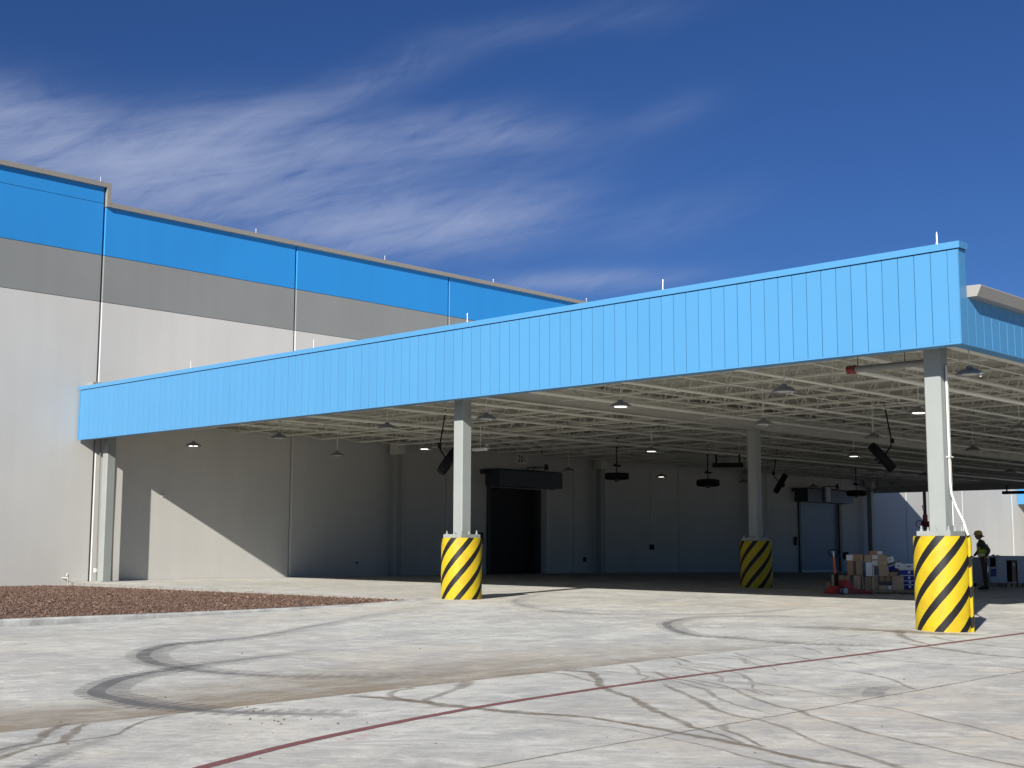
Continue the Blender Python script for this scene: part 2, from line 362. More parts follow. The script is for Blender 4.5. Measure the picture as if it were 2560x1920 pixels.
# kerb
km = MB(); ky = [y for _, y in KERB]; yy = sorted(set(ky + [-8 + .75 * k for k in range(39)])); prof = []
for y in yy:
    x = kerb_x(y); zt = max(kerb_top(y), gz(x, y) + .004)
    prof.append([(x - .16, y, zt - .2), (x - .16, y, zt), (x - .02, y, zt), (x + .012, y, zt - .03), (x + .016, y, gz(x, y) - .12)])
for p in prof: km.v += p
for j in range(len(prof) - 1):
    for k in range(4): km.f.append((j * 5 + k, j * 5 + k + 1, (j + 1) * 5 + k + 1, (j + 1) * 5 + k)); km.m.append(0)
tag(km.obj('kerb', CURBM, smooth=True), kind='structure')

# gravel bed
def grav_z(x, y):
    kx = kerb_x(y) - .16; t = min(max((x + 39.88) / (kx + 39.88), 0), 1)
    return .335 + (kerb_top(y) - .03 - .335) * t + .05 * math.sin(math.pi * t) * (1 if y < 19 else max(0, (20.8 - y) / 1.8)) - (.02 if y > 20 else 0)
gm = MB(); rows = [-8 + 28.79 * k / 24 for k in range(25)]
for y in rows:
    kx = kerb_x(y) - .15
    for k in range(21):
        x = -39.88 + (kx + 39.88) * k / 20; gm.v.append((x, y, grav_z(x, y)))
for j in range(24):
    for k in range(20): gm.f.append((j * 21 + k, j * 21 + k + 1, (j + 1) * 21 + k + 1, (j + 1) * 21 + k)); gm.m.append(0)
GRAVB = mat('gravel_base', (.11, .068, .05), .95, .35, 14, .9, 30)
tag(gm.obj('gravel_bed', GRAVB), kind='structure')
def stone_mat():
    m = bpy.data.materials.new('gravel_stone'); m.use_nodes = True; t = m.node_tree; b = t.nodes['Principled BSDF']; b.inputs['Roughness'].default_value = .9; b.inputs['Specular IOR Level'].default_value = .25
    a = t.nodes.new('ShaderNodeAttribute'); a.attribute_name = 'tone'
    r = t.nodes.new('ShaderNodeValToRGB'); e = r.color_ramp.elements
    e[0].position = 0; e[0].color = (.088, .055, .041, 1); e[1].position = 1; e[1].color = (.25, .19, .145, 1)
    for p, c in ((.35, (.115, .071, .052, 1)), (.75, (.145, .092, .069, 1)), (.93, (.162, .105, .077, 1))):
        x = e.new(p); x.color = c
    t.links.new(a.outputs['Fac'], r.inputs['Fac']); t.links.new(r.outputs[0], b.inputs['Base Color']); return m
sv, sf, tone = [], [], []
rs = random.Random(3)
octf = [(0, 2, 4), (2, 1, 4), (1, 3, 4), (3, 0, 4), (2, 0, 5), (1, 2, 5), (3, 1, 5), (0, 3, 5)]
for k in range(46000):
    y = 4 + 16.75 * rs.random() ** .8; kx = kerb_x(y) - .2
    x = kx - (kx + 39.8) * rs.random(); s = .014 + .026 * rs.random() ** 2
    c = (x, y, grav_z(x, y) + s * .3); a = rs.random() * 6.28; ca, sa = math.cos(a), math.sin(a); b = len(sv)
    for (px, py, pz) in ((1.3, 0, .1), (-1.2, .2, 0), (.1, .9, -.1), (0, -1, .1), (.2, .1, .75), (0, 0, -.7)):
        j = s * rs.uniform(.75, 1.25); px, py, pz = px * j, py * j, pz * j
        sv.append((c[0] + px * ca - py * sa, c[1] + px * sa + py * ca, c[2] + pz))
    sf += [tuple(i + b for i in f) for f in octf]; tv = rs.random() ** 1.1; tone += [tv] * 6
me = bpy.data.meshes.new('gravel'); me.from_pydata(sv, [], sf); at = me.attributes.new('tone', 'FLOAT', 'POINT'); at.data.foreach_set('value', tone); me.materials.append(stone_mat())
tag(link('gravel', me), 'reddish brown crushed gravel filling the bed beside the wall', 'gravel', kind='stuff')

# ------------------------------------------------------------------ markings and stains on the concrete
def ribbon(name, m, lines, lift, edge_noise=0.0, seed=1, cross=(-1, -.55, 0, .55, 1), opac=(0, .85, 1, .85, 0), step=.05, edgev=None):
    """lines: list of (points, width or [widths], opacity or [opacities])"""
    rr = random.Random(seed); vv, ff, op, al, ed = [], [], [], [], []
    for pts, wd, o in lines:
        # Catmull-Rom resample
        P_ = [Vector((p[0], p[1], 0)) for p in pts]; Q, T = [], []
        for i in range(len(P_) - 1):
            p0, p1, p2, p3 = P_[max(i - 1, 0)], P_[i], P_[i + 1], P_[min(i + 2, len(P_) - 1)]
            n = max(2, int((p2 - p1).length / step))
            for k in range(n):
                t = k / n; Q.append(.5 * ((2 * p1) + (p2 - p0) * t + (2 * p0 - 5 * p1 + 4 * p2 - p3) * t * t + (3 * p1 - p0 - 3 * p2 + p3) * t ** 3)); T.append((i + t) / (len(P_) - 1))
        Q.append(P_[-1]); T.append(1.0)
        def lerp(a, t):
            if not isinstance(a, (list, tuple)): return a
            f = t * (len(a) - 1); i = min(int(f), len(a) - 2); return a[i] + (a[i + 1] - a[i]) * (f - i)
        b = len(vv); nc = len(cross); dist = 0; wl = wr = 0; wob = 0
        for i, q in enumerate(Q):
            d = (Q[min(i + 1, len(Q) - 1)] - Q[max(i - 1, 0)]).normalized(); s_ = Vector((-d.y, d.x, 0))
            if i: dist += (Q[i] - Q[i - 1]).length
            wl = wl * .8 + rr.gauss(0, edge_noise) ; wr = wr * .8 + rr.gauss(0, edge_noise); wob = wob * .9 + rr.gauss(0, edge_noise * .03)
            w_ = lerp(wd, T[i]) / 2
            for k, c in enumerate(cross):
                e = w_ * (1 + (wl if c < 0 else wr) * abs(c)); p = q + s_ * (c * max(e, w_ * .25) + wob)
                vv.append((p.x, p.y, gz(p.x, p.y) + lift)); op.append(opac[k] * lerp(o, T[i])); al.append(dist); ed.append(edgev[k] if edgev else 0)
            if i:
                for k in range(nc - 1): ff.append((b + (i - 1) * nc + k, b + (i - 1) * nc + k + 1, b + i * nc + k + 1, b + i * nc + k))
    me = bpy.data.meshes.new(name); me.from_pydata(vv, [], ff); me.materials.append(m)
    for n_, d_ in (('op', op), ('along', al), ('edge', ed)):
        a = me.attributes.new(n_, 'FLOAT', 'POINT'); a.data.foreach_set('value', d_)
    return link(name, me)

wet = decal('wet_concrete', (.33, .255, .155), .6, .85, (1.6, .6), .30, .62, spec=.4)
# damp ground standing against the joint at x = -11.1
def damp():
    vv, ff, op = [], [], []; us = [0, .015, .06, .12, .2, .3, .42, .55, .7, .85, 1]
    ysd = [2 + .15 * k for k in range(110)]
    def width(y):
        pts = [(2, 2.3), (5, 2.2), (7, 2.1), (8.5, 2.7), (10, 3.0), (12, 2.8), (14, 2.6), (16, 2.2), (18.5, 1.2)]
        for (a, wa), (b, wb) in zip(pts, pts[1:]):
            if a <= y <= b: return wa + (wb - wa) * (y - a) / (b - a)
        return .5
    def strg(y):
        pts = [(2, .9), (6, .95), (7.3, .75), (8.6, .95), (10.5, .8), (13, .55), (16, .3), (18.5, 0)]
        for (a, wa), (b, wb) in zip(pts, pts[1:]):
            if a <= y <= b: return wa + (wb - wa) * (y - a) / (b - a)
        return 0
    for y in ysd:
        for u in us:
            x = -11.1 - .008 - u * width(y); vv.append((x, y, gz(x, y) + .0015)); op.append((1 - u) ** 1.1 * strg(y) * (0 if u == 1 else 1))
    n = len(us)
    for j in range(len(ysd) - 1):
        for k in range(n - 1): ff.append((j * n + k, j * n + k + 1, (j + 1) * n + k + 1, (j + 1) * n + k))
    me = bpy.data.meshes.new('damp_patch'); me.from_pydata(vv, [], ff); a = me.attributes.new('op', 'FLOAT', 'POINT'); a.data.foreach_set('value', op); me.materials.append(wet)
    return link('damp_patch', me)
tag(damp(), 'brown damp stain standing along the concrete joint', 'stain', kind='stuff')

trail = decal('water_trail', (.235, .185, .12), .55, .68, (3, 3), .25, .55, spec=.4)
TR = [
 ([(-10.98, 8.95), (-10.68, 9.03), (-10.2, 9.11), (-9.44, 9.12), (-8.82, 9.21), (-8.33, 9.36), (-7.97, 9.4), (-7.32, 9.29), (-6.9, 9.23), (-6.12, 9.05), (-5.72, 8.89), (-5.28, 8.75), (-4.5, 8.6), (-3.6, 8.3)], [.17, .2, .2, .13, .12, .12, .12, .12], .95),
 ([(-11.09, 10.76), (-10.76, 10.39), (-10.44, 9.85), (-10.19, 9.31), (-9.9, 9.12)], [.26, .14, .1, .1], .6),
 ([(-11.04, 9.91), (-10.94, 9.59), (-10.76, 9.34), (-10.45, 9.16), (-10.2, 9.11)], [.16, .1, .1, .12], .6),
 ([(-11.06, 12.42), (-10.71, 12.48), (-10.28, 12.13), (-9.7, 11.51), (-9.07, 11.05), (-8.58, 10.74), (-8.19, 10.4), (-7.61, 9.97), (-7.32, 9.8), (-6.99, 9.54), (-6.57, 9.35), (-6.19, 9.11)], [.2, .18, .13, .12, .12, .1, .08, .07], .75),
 ([(-11.15, 12.07), (-10.81, 12.14), (-10.31, 11.86), (-9.89, 11.67)], [.12, .09, .09], .55),
 ([(-9.24, 12.07), (-8.8, 11.72), (-8.22, 11.28), (-7.64, 10.75), (-7.14, 10.43), (-6.82, 10.35), (-6.25, 9.98), (-5.77, 9.57), (-5.44, 9.38), (-5.12, 9.19), (-4.72, 8.92), (-4, 8.5)], [.07, .09, .11, .09, .07, .07, .09, .09], .6),
 ([(-9.5, 12.51), (-8.99, 12.19), (-8.57, 11.94), (-8.06, 11.43), (-7.51, 11.05), (-7.01, 10.78)], [.05, .07, .08, .07, .06], .5),
 ([(-10.2, 13.1), (-9.56, 12.81), (-8.72, 12.44), (-8.39, 12.21), (-7.8, 11.67), (-7.25, 11.3), (-6.94, 11.17), (-6.68, 10.94), (-6.26, 10.67), (-5.75, 10.33), (-5.36, 10.15), (-4.92, 9.93), (-4.53, 9.71), (-4.07, 9.54), (-3.3, 9.2)], [.06, .06, .07, .08, .09, .07, .08, .07, .06], .6),
 ([(-10.4, 14.0), (-9.42, 13.71), (-8.87, 13.21), (-8.58, 12.91), (-8.06, 12.73), (-7.39, 12.45), (-7.06, 12.38)], [.06, .08, .1, .06, .05], .5),
 ([(-6.86, 12.02), (-6.47, 11.96), (-6.13, 11.79), (-5.65, 11.48), (-5.14, 11.19), (-4.61, 10.81), (-4, 10.3)], [.05, .06, .06, .05], .6),
 ([(-6.9, 9.83), (-6.67, 9.58), (-6.34, 9.38), (-5.96, 9.04)], [.12, .08, .08], .65),
 ([(-6.83, 8.92), (-6.33, 8.79), (-5.93, 8.63), (-5.62, 8.52), (-5.28, 8.38), (-4.7, 8.1)], [.05, .06, .08, .06], .6),
 ([(-8.32, 14.74), (-7.68, 14.33), (-7.13, 13.72), (-6.94, 13.58)], [.07, .06, .08], .6),
 ([(-10.0, 19.1), (-9.45, 18.74), (-8.73, 18.32), (-8.12, 18.03), (-7.63, 18.01), (-6.5, 17.8)], [.12, .2, .2, .2, .18], .6),
 ([(-10.2, 20.5), (-9.51, 19.85), (-8.94, 19.59), (-8.19, 19.36), (-7, 19.2)], [.12, .08, .08, .08], .55),
 ([(-9.46, 16.97), (-8.51, 16.41), (-7.84, 16.44), (-7.47, 16.58), (-6.99, 16.48), (-6, 16.3)], [.06, .06, .07, .06], .55),
 ([(-9.77, 4.3), (-10.0, 4.6), (-10.19, 4.81), (-10.3, 5.06), (-10.35, 5.2), (-10.7, 5.43), (-11.04, 5.72), (-11.2, 5.93)], [.05, .06, .07, .12, .13, .1], .75),
 ([(-9.4, 4.2), (-9.77, 4.62), (-10.03, 4.97), (-10.15, 5.27), (-10.19, 5.47), (-10.27, 5.84), (-10.57, 6.16), (-10.88, 6.51), (-11.11, 6.99)], [.08, .09, .08, .05, .05, .07, .05], .75),
 ([(-10.18, 5.3), (-10.44, 5.49), (-10.65, 5.67), (-10.9, 5.85), (-11.05, 6.0)], [.08, .11, .1, .08], .75),
 ([(-8.66, 9.04), (-8.17, 9.06), (-7.75, 9.03), (-7.3, 9.04), (-6.63, 8.86)], [.05, .05, .04], .5),
 ([(-10.9, 15.9), (-10.52, 15.6), (-9.84, 15.15), (-9.05, 14.87), (-8.06, 14.72)], [.08, .07, .05], .45),
 ([(-11.2, 14.8), (-10.6, 14.4), (-10.1, 14.3), (-9.5, 14.0), (-8.8, 13.8)], [.08, .06, .05], .45),
 ([(-13.4, 20.0), (-12.2, 20.6), (-11.1, 20.95), (-10.3, 21.05), (-9.6, 21.4)], [.2, .7, .8, .7, .2], [.1, .5, .7, .7, .2]), ([(-11.0, 21.0), (-10.5, 20.1), (-9.9, 19.4), (-9.3, 18.9)], [.3, .14, .1], .6), ([(-6.9, 5), (-6.9, 30)], .05, .55), ([(-11.1, 8), (-11.1, 30)], .035, .45), ([(-15.3, 2), (-15.3, 28)], .025, .25), ([(-19.5, 2), (-19.5, 28)], .025, .2),
]
rt = random.Random(17)
for k in range(13):
    x, y = -11.05 + rt.uniform(0, .8), 12.6 + k * .42 + rt.uniform(-.15, .15); pts = [(x, y)]; n_ = rt.randint(3, 7)
    for q in range(n_): x += rt.uniform(.22, .5); y += rt.uniform(-.42, .12); pts.append((x, y))
    w0 = rt.uniform(.04, .09); TR.append((pts, [w0 * 1.4, w0, w0 * .8, w0 * .6], rt.uniform(.35, .6)))
tag(ribbon('water_trails', trail, TR, .002, edge_noise=.16, seed=5), 'thin brown water trails wandering across the concrete yard', 'stain', kind='stuff')

tyre = decal('tyre_rubber', (.15, .15, .152), .85, .86, (3, 3), .2, .6, tread=True)
TY = [
 ([(-22.5, 22), (-20.6, 17.5), (-19.19, 14.69), (-18.32, 13.02), (-18.17, 11.98), (-18.06, 11.26), (-17.43, 10.48), (-16.67, 9.94), (-15.84, 9.58), (-15.03, 9.43), (-14.19, 9.37), (-13.43, 9.55), (-12.7, 9.98), (-11.5, 11.2)], .62, [0, .2, .4, .55, .7, .85, .9, .8, .8, .8, .65, .5, .35, 0]),
 ([(-15.8, 12.6), (-15.14, 10.5), (-14.98, 9.76), (-14.65, 8.96), (-14.17, 8.15), (-13.5, 7.53), (-13.02, 7.26), (-12.48, 7.19), (-11.94, 7.13), (-11.48, 7.22), (-11.03, 7.3), (-10.43, 7.62), (-9.8, 8.1)], .6, [0, .45, .7, .9, 1, 1, 1, 1, 1, .95, .8, .6, .3]),
 ([(-13.0, 23.2), (-13.76, 22.65), (-14.59, 21.94), (-15.02, 20.92), (-14.95, 19.89), (-14.53, 19.15), (-13.74, 18.37), (-12.94, 17.88), (-12.25, 17.93), (-11.14, 17.84), (-10.22, 18.2), (-9.65, 18.63)], .5, [0, .2, .3, .4, .55, .7, .7, .65, .6, .5, .4, 0]),
 ([(-6.95, 12.5), (-7.2, 12.95), (-7.35, 13.4), (-7.3, 13.9)], .75, [.1, .5, .45, .1]),
 ([(-24.0, 27), (-22.3, 23.6), (-20.5, 21.5), (-18.4, 20.3), (-16.8, 20.4), (-15.6, 21.5), (-15.2, 23.4), (-15.6, 25.5)], .5, [0, .22, .3, .3, .3, .34, .3, 0]),
 ([(-7.9, 3.2), (-9.3, 4.6), (-10.6, 6.2)], .34, [.6, .5, 0]), ([(-8.4, 3.0), (-9.8, 4.4), (-11.0, 5.8)], .34, [.6, .5, 0]),
 ([(-13.9, 12.6), (-14.4, 16), (-14.6, 20)], .35, [0, .16, 0]), ([(-21, 15.4), (-17, 19), (-14, 23)], .4, [0, .18, 0]), ([(-21.9, 17), (-17.4, 21), (-15, 24)], .4, [0, .16, 0]),
]
tag(ribbon('tyre_marks', tyre, TY, .0025, edge_noise=.0, seed=9, cross=(-1, -.95, -.52, -.46, -.1, .1, .16, .5, .95, 1), opac=(0, .52, .55, .95, 1, .95, .62, .6, .55, 0), edgev=(1, 1, .55, 0, 0, 0, .5, .6, 1, 1), step=.035), 'dark curved tyre marks scuffed into the concrete', 'stain', kind='stuff')

redp = decal('red_paint', (.225, .088, .086), .7, .95, (6, 6), .25, .5)
RL = [(-7.6, 3.9), (-8.34, 5.45), (-8.86, 6.92), (-9.3, 9.0), (-9.5, 11.0), (-9.56, 12.91), (-9.5, 16.85), (-9.36, 22.16), (-9.25, 27), (-9.2, 40)]
rl = ribbon('painted_line', redp, [(RL, .12, [.95, .95, .95, .95, .8, .95, .95, .95])], .003, edge_noise=.012, seed=2, cross=(-1, -.93, 0, .93, 1), opac=(0, 1, 1, 1, 0))
tag(rl, kind='structure')
redf = decal('red_paint_faded', (.55, .20, .17), .7, .7, (7, 7), .4, .6)
pm = ribbon('painted_marks', redf, [([(-7.55, 5.72), (-7.52, 5.98)], .13, .9), ([(-7.2, 6.02), (-7.3, 6.32)], .15, 1.0), ([(-8.6, 6.9), (-8.75, 7.4)], .12, .3)], .003, edge_noise=.1, seed=4)
tag(pm, kind='structure')

# a scatter of grit on the yard
pv, pf = [], []; rp = random.Random(21)
for k in range(230):
    a = rp.random(); x = rp.uniform(-22, -3); y = 4.5 + 20 * a * a; q = rp.choice((.005, .006, .008, .01, .014)); z = gz(x, y); b = len(pv); t0 = rp.random() * 6.28
    if k < 40: x, y = -9.9 + rp.gauss(0, .5), 7.6 + rp.gauss(0, .3); z = gz(x, y)
    for (ux, uy, uz) in ((1.2, 0, .4), (-1, .3, .4), (.1, .9, .5), (0, -1, .35), (.1, 0, .95), (0, 0, -.1)):
        px, py = ux * math.cos(t0) - uy * math.sin(t0), ux * math.sin(t0) + uy * math.cos(t0); pv.append((x + px * q * rp.uniform(.8, 1.3), y + py * q, z + uz * q))
    pf += [tuple(i_ + b for i_ in f) for f in octf]
me = bpy.data.meshes.new('grit'); me.from_pydata(pv, [], pf); me.materials.append(mat('grit_stone', (.15, .13, .11), .9, .4, 20))
tag(link('grit', me), 'loose dark grit scattered over the concrete yard', 'grit', kind='stuff')

# ------------------------------------------------------------------ warehouse wall: tilt-up panels
bld = thing('warehouse', 'long warehouse wall of white, grey and blue painted concrete panels', 'building', (XW, 21.568, 0))
def bl(o): o.location = (-XW, -21.568, 0); return o
PITCH, Y0 = 7.972, 21.568
ZB1, ZB2, ZTOP = 9.702, 11.286, 12.951
CH = .045
def panel_mesh(y0, y1, z0, z1, hole=None):
    """slab from y0 to y1 with chamfered upright edges; outer face on x = XW"""
    m = MB(); d = .25
    def seg(a, b, c0, c1, za, zb):
        pr = [(XW - d, a), (XW - (CH if c0 else 0), a)] + ([(XW, a + CH)] if c0 else []) + ([(XW, b - CH)] if c1 else []) + [(XW - (CH if c1 else 0), b), (XW - d, b)]
        m.prism(pr, 'z', za, zb)
    if hole is None: seg(y0, y1, True, True, z0, z1)
    else:
        h0, h1, ht = hole
        seg(y0, h0, True, False, z0, ht); seg(h1, y1, False, True, z0, ht); seg(y0, y1, True, True, ht, z1)
    return m
DOOR1 = (40.0, 43.55, 4.16); DOOR2 = (64.75, 68.95, 4.16)
GAP = .012
for k in range(-5, 16):
    ya, yb = Y0 + PITCH * k + GAP, Y0 + PITCH * (k + 1) - GAP
    hole = DOOR1 if ya < 41 < yb else DOOR2 if ya < 66 < yb else None
    bl(panel_mesh(ya, yb, -.3, ZB1 - .009, hole).obj('wall_panel', WALL_W, bld))
    bl(panel_mesh(ya, yb, ZB1 + .009, ZB2 - .009).obj('grey_band_panel', WALL_G, bld))
    bl(panel_mesh(ya, yb, ZB2 + .009, 13.05 if k < 0 else ZTOP + .02).obj('blue_band_panel', WALL_B, bld))
    if k < 0: bl(panel_mesh(ya, yb, 13.066, 13.62).obj('blue_band_panel', WALL_B, bld))
cm = MB(); 
# core as a shell with room behind the two doors
for a, b in ((-20, 39.0), (44.6, 64.0), (69.7, 150)): cm.box(-60, XW - .252, a, b, -.3, 12.7)
for a, b in ((39.0, 44.6), (64.0, 69.7)):
    cm.box(-60, XW - .252, a, b, 4.9, 12.7); cm.box(-60, -50, a, b, -.3, 4.9); cm.box(-50, XW - .252, a, b, -.3, gz(-40, a) - .004)
bl(cm.obj('core', SEAL, bld))
cp = MB()
def coping(y0, y1, zt): 
    cp.prism([(XW - .34, zt - .16), (XW + .11, zt - .16), (XW + .11, zt - .0), (XW - .34, zt + .02)], 'y', y0, y1)
coping(-18, 21.72, 13.77)
cp.box(XW - .33, XW + .113, 21.58, 21.723, 12.955, 13.61)
bl(cp.obj('coping', GCOP, bld))
cp0 = MB().prism([(XW - .34, -.16), (XW + .11, -.16), (XW + .11, 0), (XW - .34, .02)], 'y', 0, 6.09).mesh('coping', GCOP)
for k in range(21):
    o = link('coping', cp0, bld); o.location = (-XW, -21.568 + 21.73 + 6.1 * k, 13.113)

# roller door at 201
def roller(y0, y1, zt, boxy, boxz, depth, closed, label):
    b = gz(-39.9, (y0 + y1) / 2)
    if closed:
        d = None
        n = 36; h = (zt + .1 - b - .07) / n
        body = MB().box(XW - .17, XW - .10, y0 - .02, y1 + .02, b + .075, zt + .15)
        d = body.obj('roller_door', DOORM, bld); bl(d); d['label'] = label
        sl = MB().prism([(XW - .10, 0), (XW - .072, .012), (XW - .072, h - .022), (XW - .10, h - .008)], 'y', y0 - .01, y1 + .01).mesh('slat', DOORM)
        for k in range(n): o = link('slat', sl, d); o.location = (0, 0, b + .075 + k * h)
    else:
        d = MB().box(XW - .9, XW - .86, y0 + .05, y1 - .05, b + .02, zt).obj('roller_door', ROOM_SHADE, bld); bl(d); d['label'] = label  # dark sheet across the open doorway, painted shade of the room behind
    # housing, guides, brackets
    m = MB(); a0, a1 = boxy; z0, z1 = boxz
    m.prism([(XW + .004, z0), (XW + depth, z0), (XW + depth, z1 - .06), (XW + depth - .08, z1), (XW + .004, z1)], 'y', a0, a1)
    o = m.obj('coil_housing', HOUSING, d); o.location = (0, 0, 0)
    m = MB(); m.box(XW + depth - .002, XW + depth + .012, a0 + .04, a1 - .04, (z0 + z1) / 2 - .012, (z0 + z1) / 2 + .012); m.obj('housing_seam', DARK, d)
    for a in (y0, y1):
        m = MB(); s = -1 if a == y0 else 1
        m.box(XW + .003, XW + .10, min(a, a + s * .16), max(a, a + s * .16), b, z0 - .004); m.obj('guide_rail', STEEL if (a == y1 and not closed) else DARK, d)
    MB().box(XW + .003, XW + .25, a0 - .33, a0 - .005, z1 - .22, z1 - .02).obj('motor_bracket', DARK, d)
    MB().box(XW + .003, XW + .28, a1 + .005, a1 + .12, z0 - .02, z0 + .14).obj('bearing', DARK, d)
    return d
roller(DOOR1[0], DOOR1[1], DOOR1[2], (39.75, 43.75), (4.18, 4.92), .86, False, 'open roller door under the 201 plate, its unlit room painted as a dark sheet')
roller(DOOR2[0], DOOR2[1], DOOR2[2], (64.3, 69.3), (4.18, 4.95), .86, True, 'closed slatted roller door with the light under it painted as a pale strip')
d2 = [o for o in bld.children if o.name.startswith('roller_door')][-1]
MB().box(XW - .10, XW - .055, DOOR2[0] + .02, DOOR2[1] - .02, gz(-39.9, 66) + .004, gz(-39.9, 66) + .07).obj('light_leak_strip', mat('light_leak_pale', (.8, .82, .85), .35, .03, 4), d2)  # pale strip paints the light leaking in under the closed door
MB().box(XW + .87, XW + 1.0, 66.0, 66.5, 4.2, 5.05).obj('motor', mat('motor_pale', (.4, .42, .45), .5, .05, 4), d2)

# number plate 201
sg = thing('door_number_plate', 'small pale plate reading 201 on the wall above the open roller door', 'sign', (XW, 42.0, 5.27))
MB().box(.004, .03, -.33, .33, 0, .43).obj('plate', mat('plate_pale', (.78, .78, .75), .6, .03, 5), sg)
fc = bpy.data.curves.new('digits', 'FONT'); fc.body = '201'; fc.size = .42; fc.align_x = 'CENTER'; fc.extrude = .002; fc.space_character = 1.05; fc.offset = .006
fo = bpy.data.objects.new('digits_curve', fc); COL.objects.link(fo); bpy.context.view_layer.update()
dm = bpy.data.meshes.new_from_object(fo.evaluated_get(bpy.context.evaluated_depsgraph_get())); COL.objects.unlink(fo); bpy.data.objects.remove(fo)
dm.materials.clear(); dm.materials.append(BLACKP); dd = link('digits', dm, sg); dd.rotation_euler = (R(90), 0, R(90)); dd.location = (.034, 0, .065); dd.scale = (.86, 1, 1)

def wall_bracket(y, z, label):
    t = thing('dock_light', label, 'lamp', (XW, y, z))
    MB().tube([(.002, 0, -.25), (.03, 0, -.25), (.06, 0, 0), (.06, 0, .12)], .02, 6).obj('mount', DARK, t)
    m = MB(); m.tube([(.06, 0, .1), (.35, .12, .12), (.8, .35, .13)], .025, 6); m.tube([(.06, 0, -.2), (.4, .15, .1)], .018, 6); m.obj('arm', DARK, t)
    MB().lathe([(0.001, .16), (.07, .15), (.1, .0), (.11, -.1), (.001, -.1)], (.82, .37, .1), 12).obj('lamp_head', DARK, t, True)
wall_bracket(42.35, 4.98, 'black folded dock light arm fixed above door 201')
wall_bracket(67.2, 5.0, 'black folded dock light arm above the closed slatted door')

def wall_box(y, z, w_, h_, d_, label, cat, m, nm, knob=True):
    t = thing(nm, label, cat, (XW, y, z))
    MB().box(.003, d_, -w_ / 2, w_ / 2, 0, h_).obj('case', m, t)
    MB().box(d_ + .001, d_ + .012, -w_ / 2 + .02, w_ / 2 - .02, .02, h_ - .02).obj('cover', m, t)
    if knob: MB().lathe([(.001, 0), (.02, 0), (.02, .03), (.001, .03)], (d_ + .012, 0, h_ * .6), 10, 0, 'x').obj('button', RUBBER, t)
wall_box(39.35, 1.72, .3, .5, .16, 'dark door control box left of door 201', 'control box', DARK, 'control_box')
wall_box(64.25, 1.75, .26, .48, .16, 'dark door control box beside the closed slatted door', 'control box', DARK, 'control_box')
wall_box(38.55, 1.6, .5, .75, .12, 'grey flat cabinet on the wall behind the striped pedestal', 'cabinet', WALL_G, 'wall_cabinet', False)
wall_box(46.2, .95, .14, .2, .08, 'small black outlet box low on the dark wall', 'outlet', BLACKP, 'outlet_box', False)
wall_box(69.6, .95, .3, .42, .18, 'black outlet box low on the wall by the closed door', 'outlet', BLACKP, 'outlet_box', False)
t = thing('wall_conduit', 'thin white conduit dropping down the dark wall to a black box', 'conduit', (XW + .03, 51.2, 1.65))
MB().tube([(0, 0, .1), (0, 0, 3.9)], .016, 6).obj('pipe', PIPE, t); MB().box(-.027, .08, -.12, .12, -.15, .1).obj('box', BLACKP, t)
t = thing('pipe_stub', 'small white pipe stub sticking out of the sunlit wall', 'pipe', (XW, 24.15, 3.32))
MB().tube([(.002, 0, 0), (.09, 0, 0), (.13, .05, -.01)], .022, 8).obj('pipe', PIPE, t, True); MB().lathe([(.001, 0), (.06, 0), (.05, .025), (.001, .03)], (0.002, 0, 0), 12, 0, 'x').obj('flange', PIPE, t)
t = thing('wall_tap', 'small dark tap low on the shaded wall left of the striped pedestal', 'tap', (XW, 32.7, .98))
MB().tube([(.002, 0, 0), (.1, 0, 0), (.12, 0, -.06)], .02, 8).obj('spout', DARK, t); MB().tube([(.07, -.05, .03), (.07, .05, .03)], .012, 6).obj('handle', DARK, t)
t = thing('hose_bib', 'thin standpipe with a small pale tap by the slab corner', 'tap', (-39.5, 20.62, gz(-39.9, 20.5) - .15))
MB().tube([(0, 0, 0), (0, 0, .42)], .016, 8).obj('standpipe', mat('copper', (.45, .36, .30), .5, .05, 8), t); MB().tube([(0, 0, .40), (.05, -.06, .40), (.06, -.09, .36)], .02, 8).obj('spout', PIPE, t)
MB().box(-.05, .06, -.025, .025, .43, .455).obj('handle', mat('tap_handle', (.6, .42, .32), .5, .05, 8), t); MB().tube([(-.38, 0, .3), (0, 0, .3)], .014, 6).obj('brace', PIPE, t)

# lightning rods
def rod(loc, h, r, label, grp):
    t = thing('lightning_rod', label, 'lightning rod', loc, 0, grp)
    MB().lathe([(.001, 0), (.05, 0), (.045, .02), (r * 1.6, .03), (r * 1.6, .06), (.001, .06)], n=8).obj('base', ALU, t)
    MB().tube([(0, 0, .05), (0, 0, h - .04), (0, 0, h)], [r, r, .002], 6).obj('spike', ALU, t)
for y in (21.39, 27.71, 33.98, 40.23, 46.5, 52.8): rod((XW - .05, y, 13.785 if y < 21.5 else 13.12), .2, .008, 'short white lightning rod standing on the grey wall coping', 'lightning rods on the wall')
for x in (-10.1, -16.01, -21.72, -27.54, -33.42): rod((x, 21.02, 6.772), .25, .013 if x > -12 else .008, 'thick white lightning rod at the corner end of the blue canopy' if x > -12 else 'short white lightning rod standing on the blue canopy edge', 'lightning rods on the canopy')

# ------------------------------------------------------------------ canopy
can = thing('loading_canopy', 'wide flat canopy with a sky blue panelled fascia and white steel ceiling', 'canopy', (0, 0, 0))
# front fascia
fb = MB(); fb.box(XW + .06, XC - .01, YF + .052, 21.15, ZB + .03, ZK + .02)
fascia = fb.obj('front_fascia', BLUE, can)
SP = .30483; g2 = .005
pm_ = MB(); hh = ZK - .012
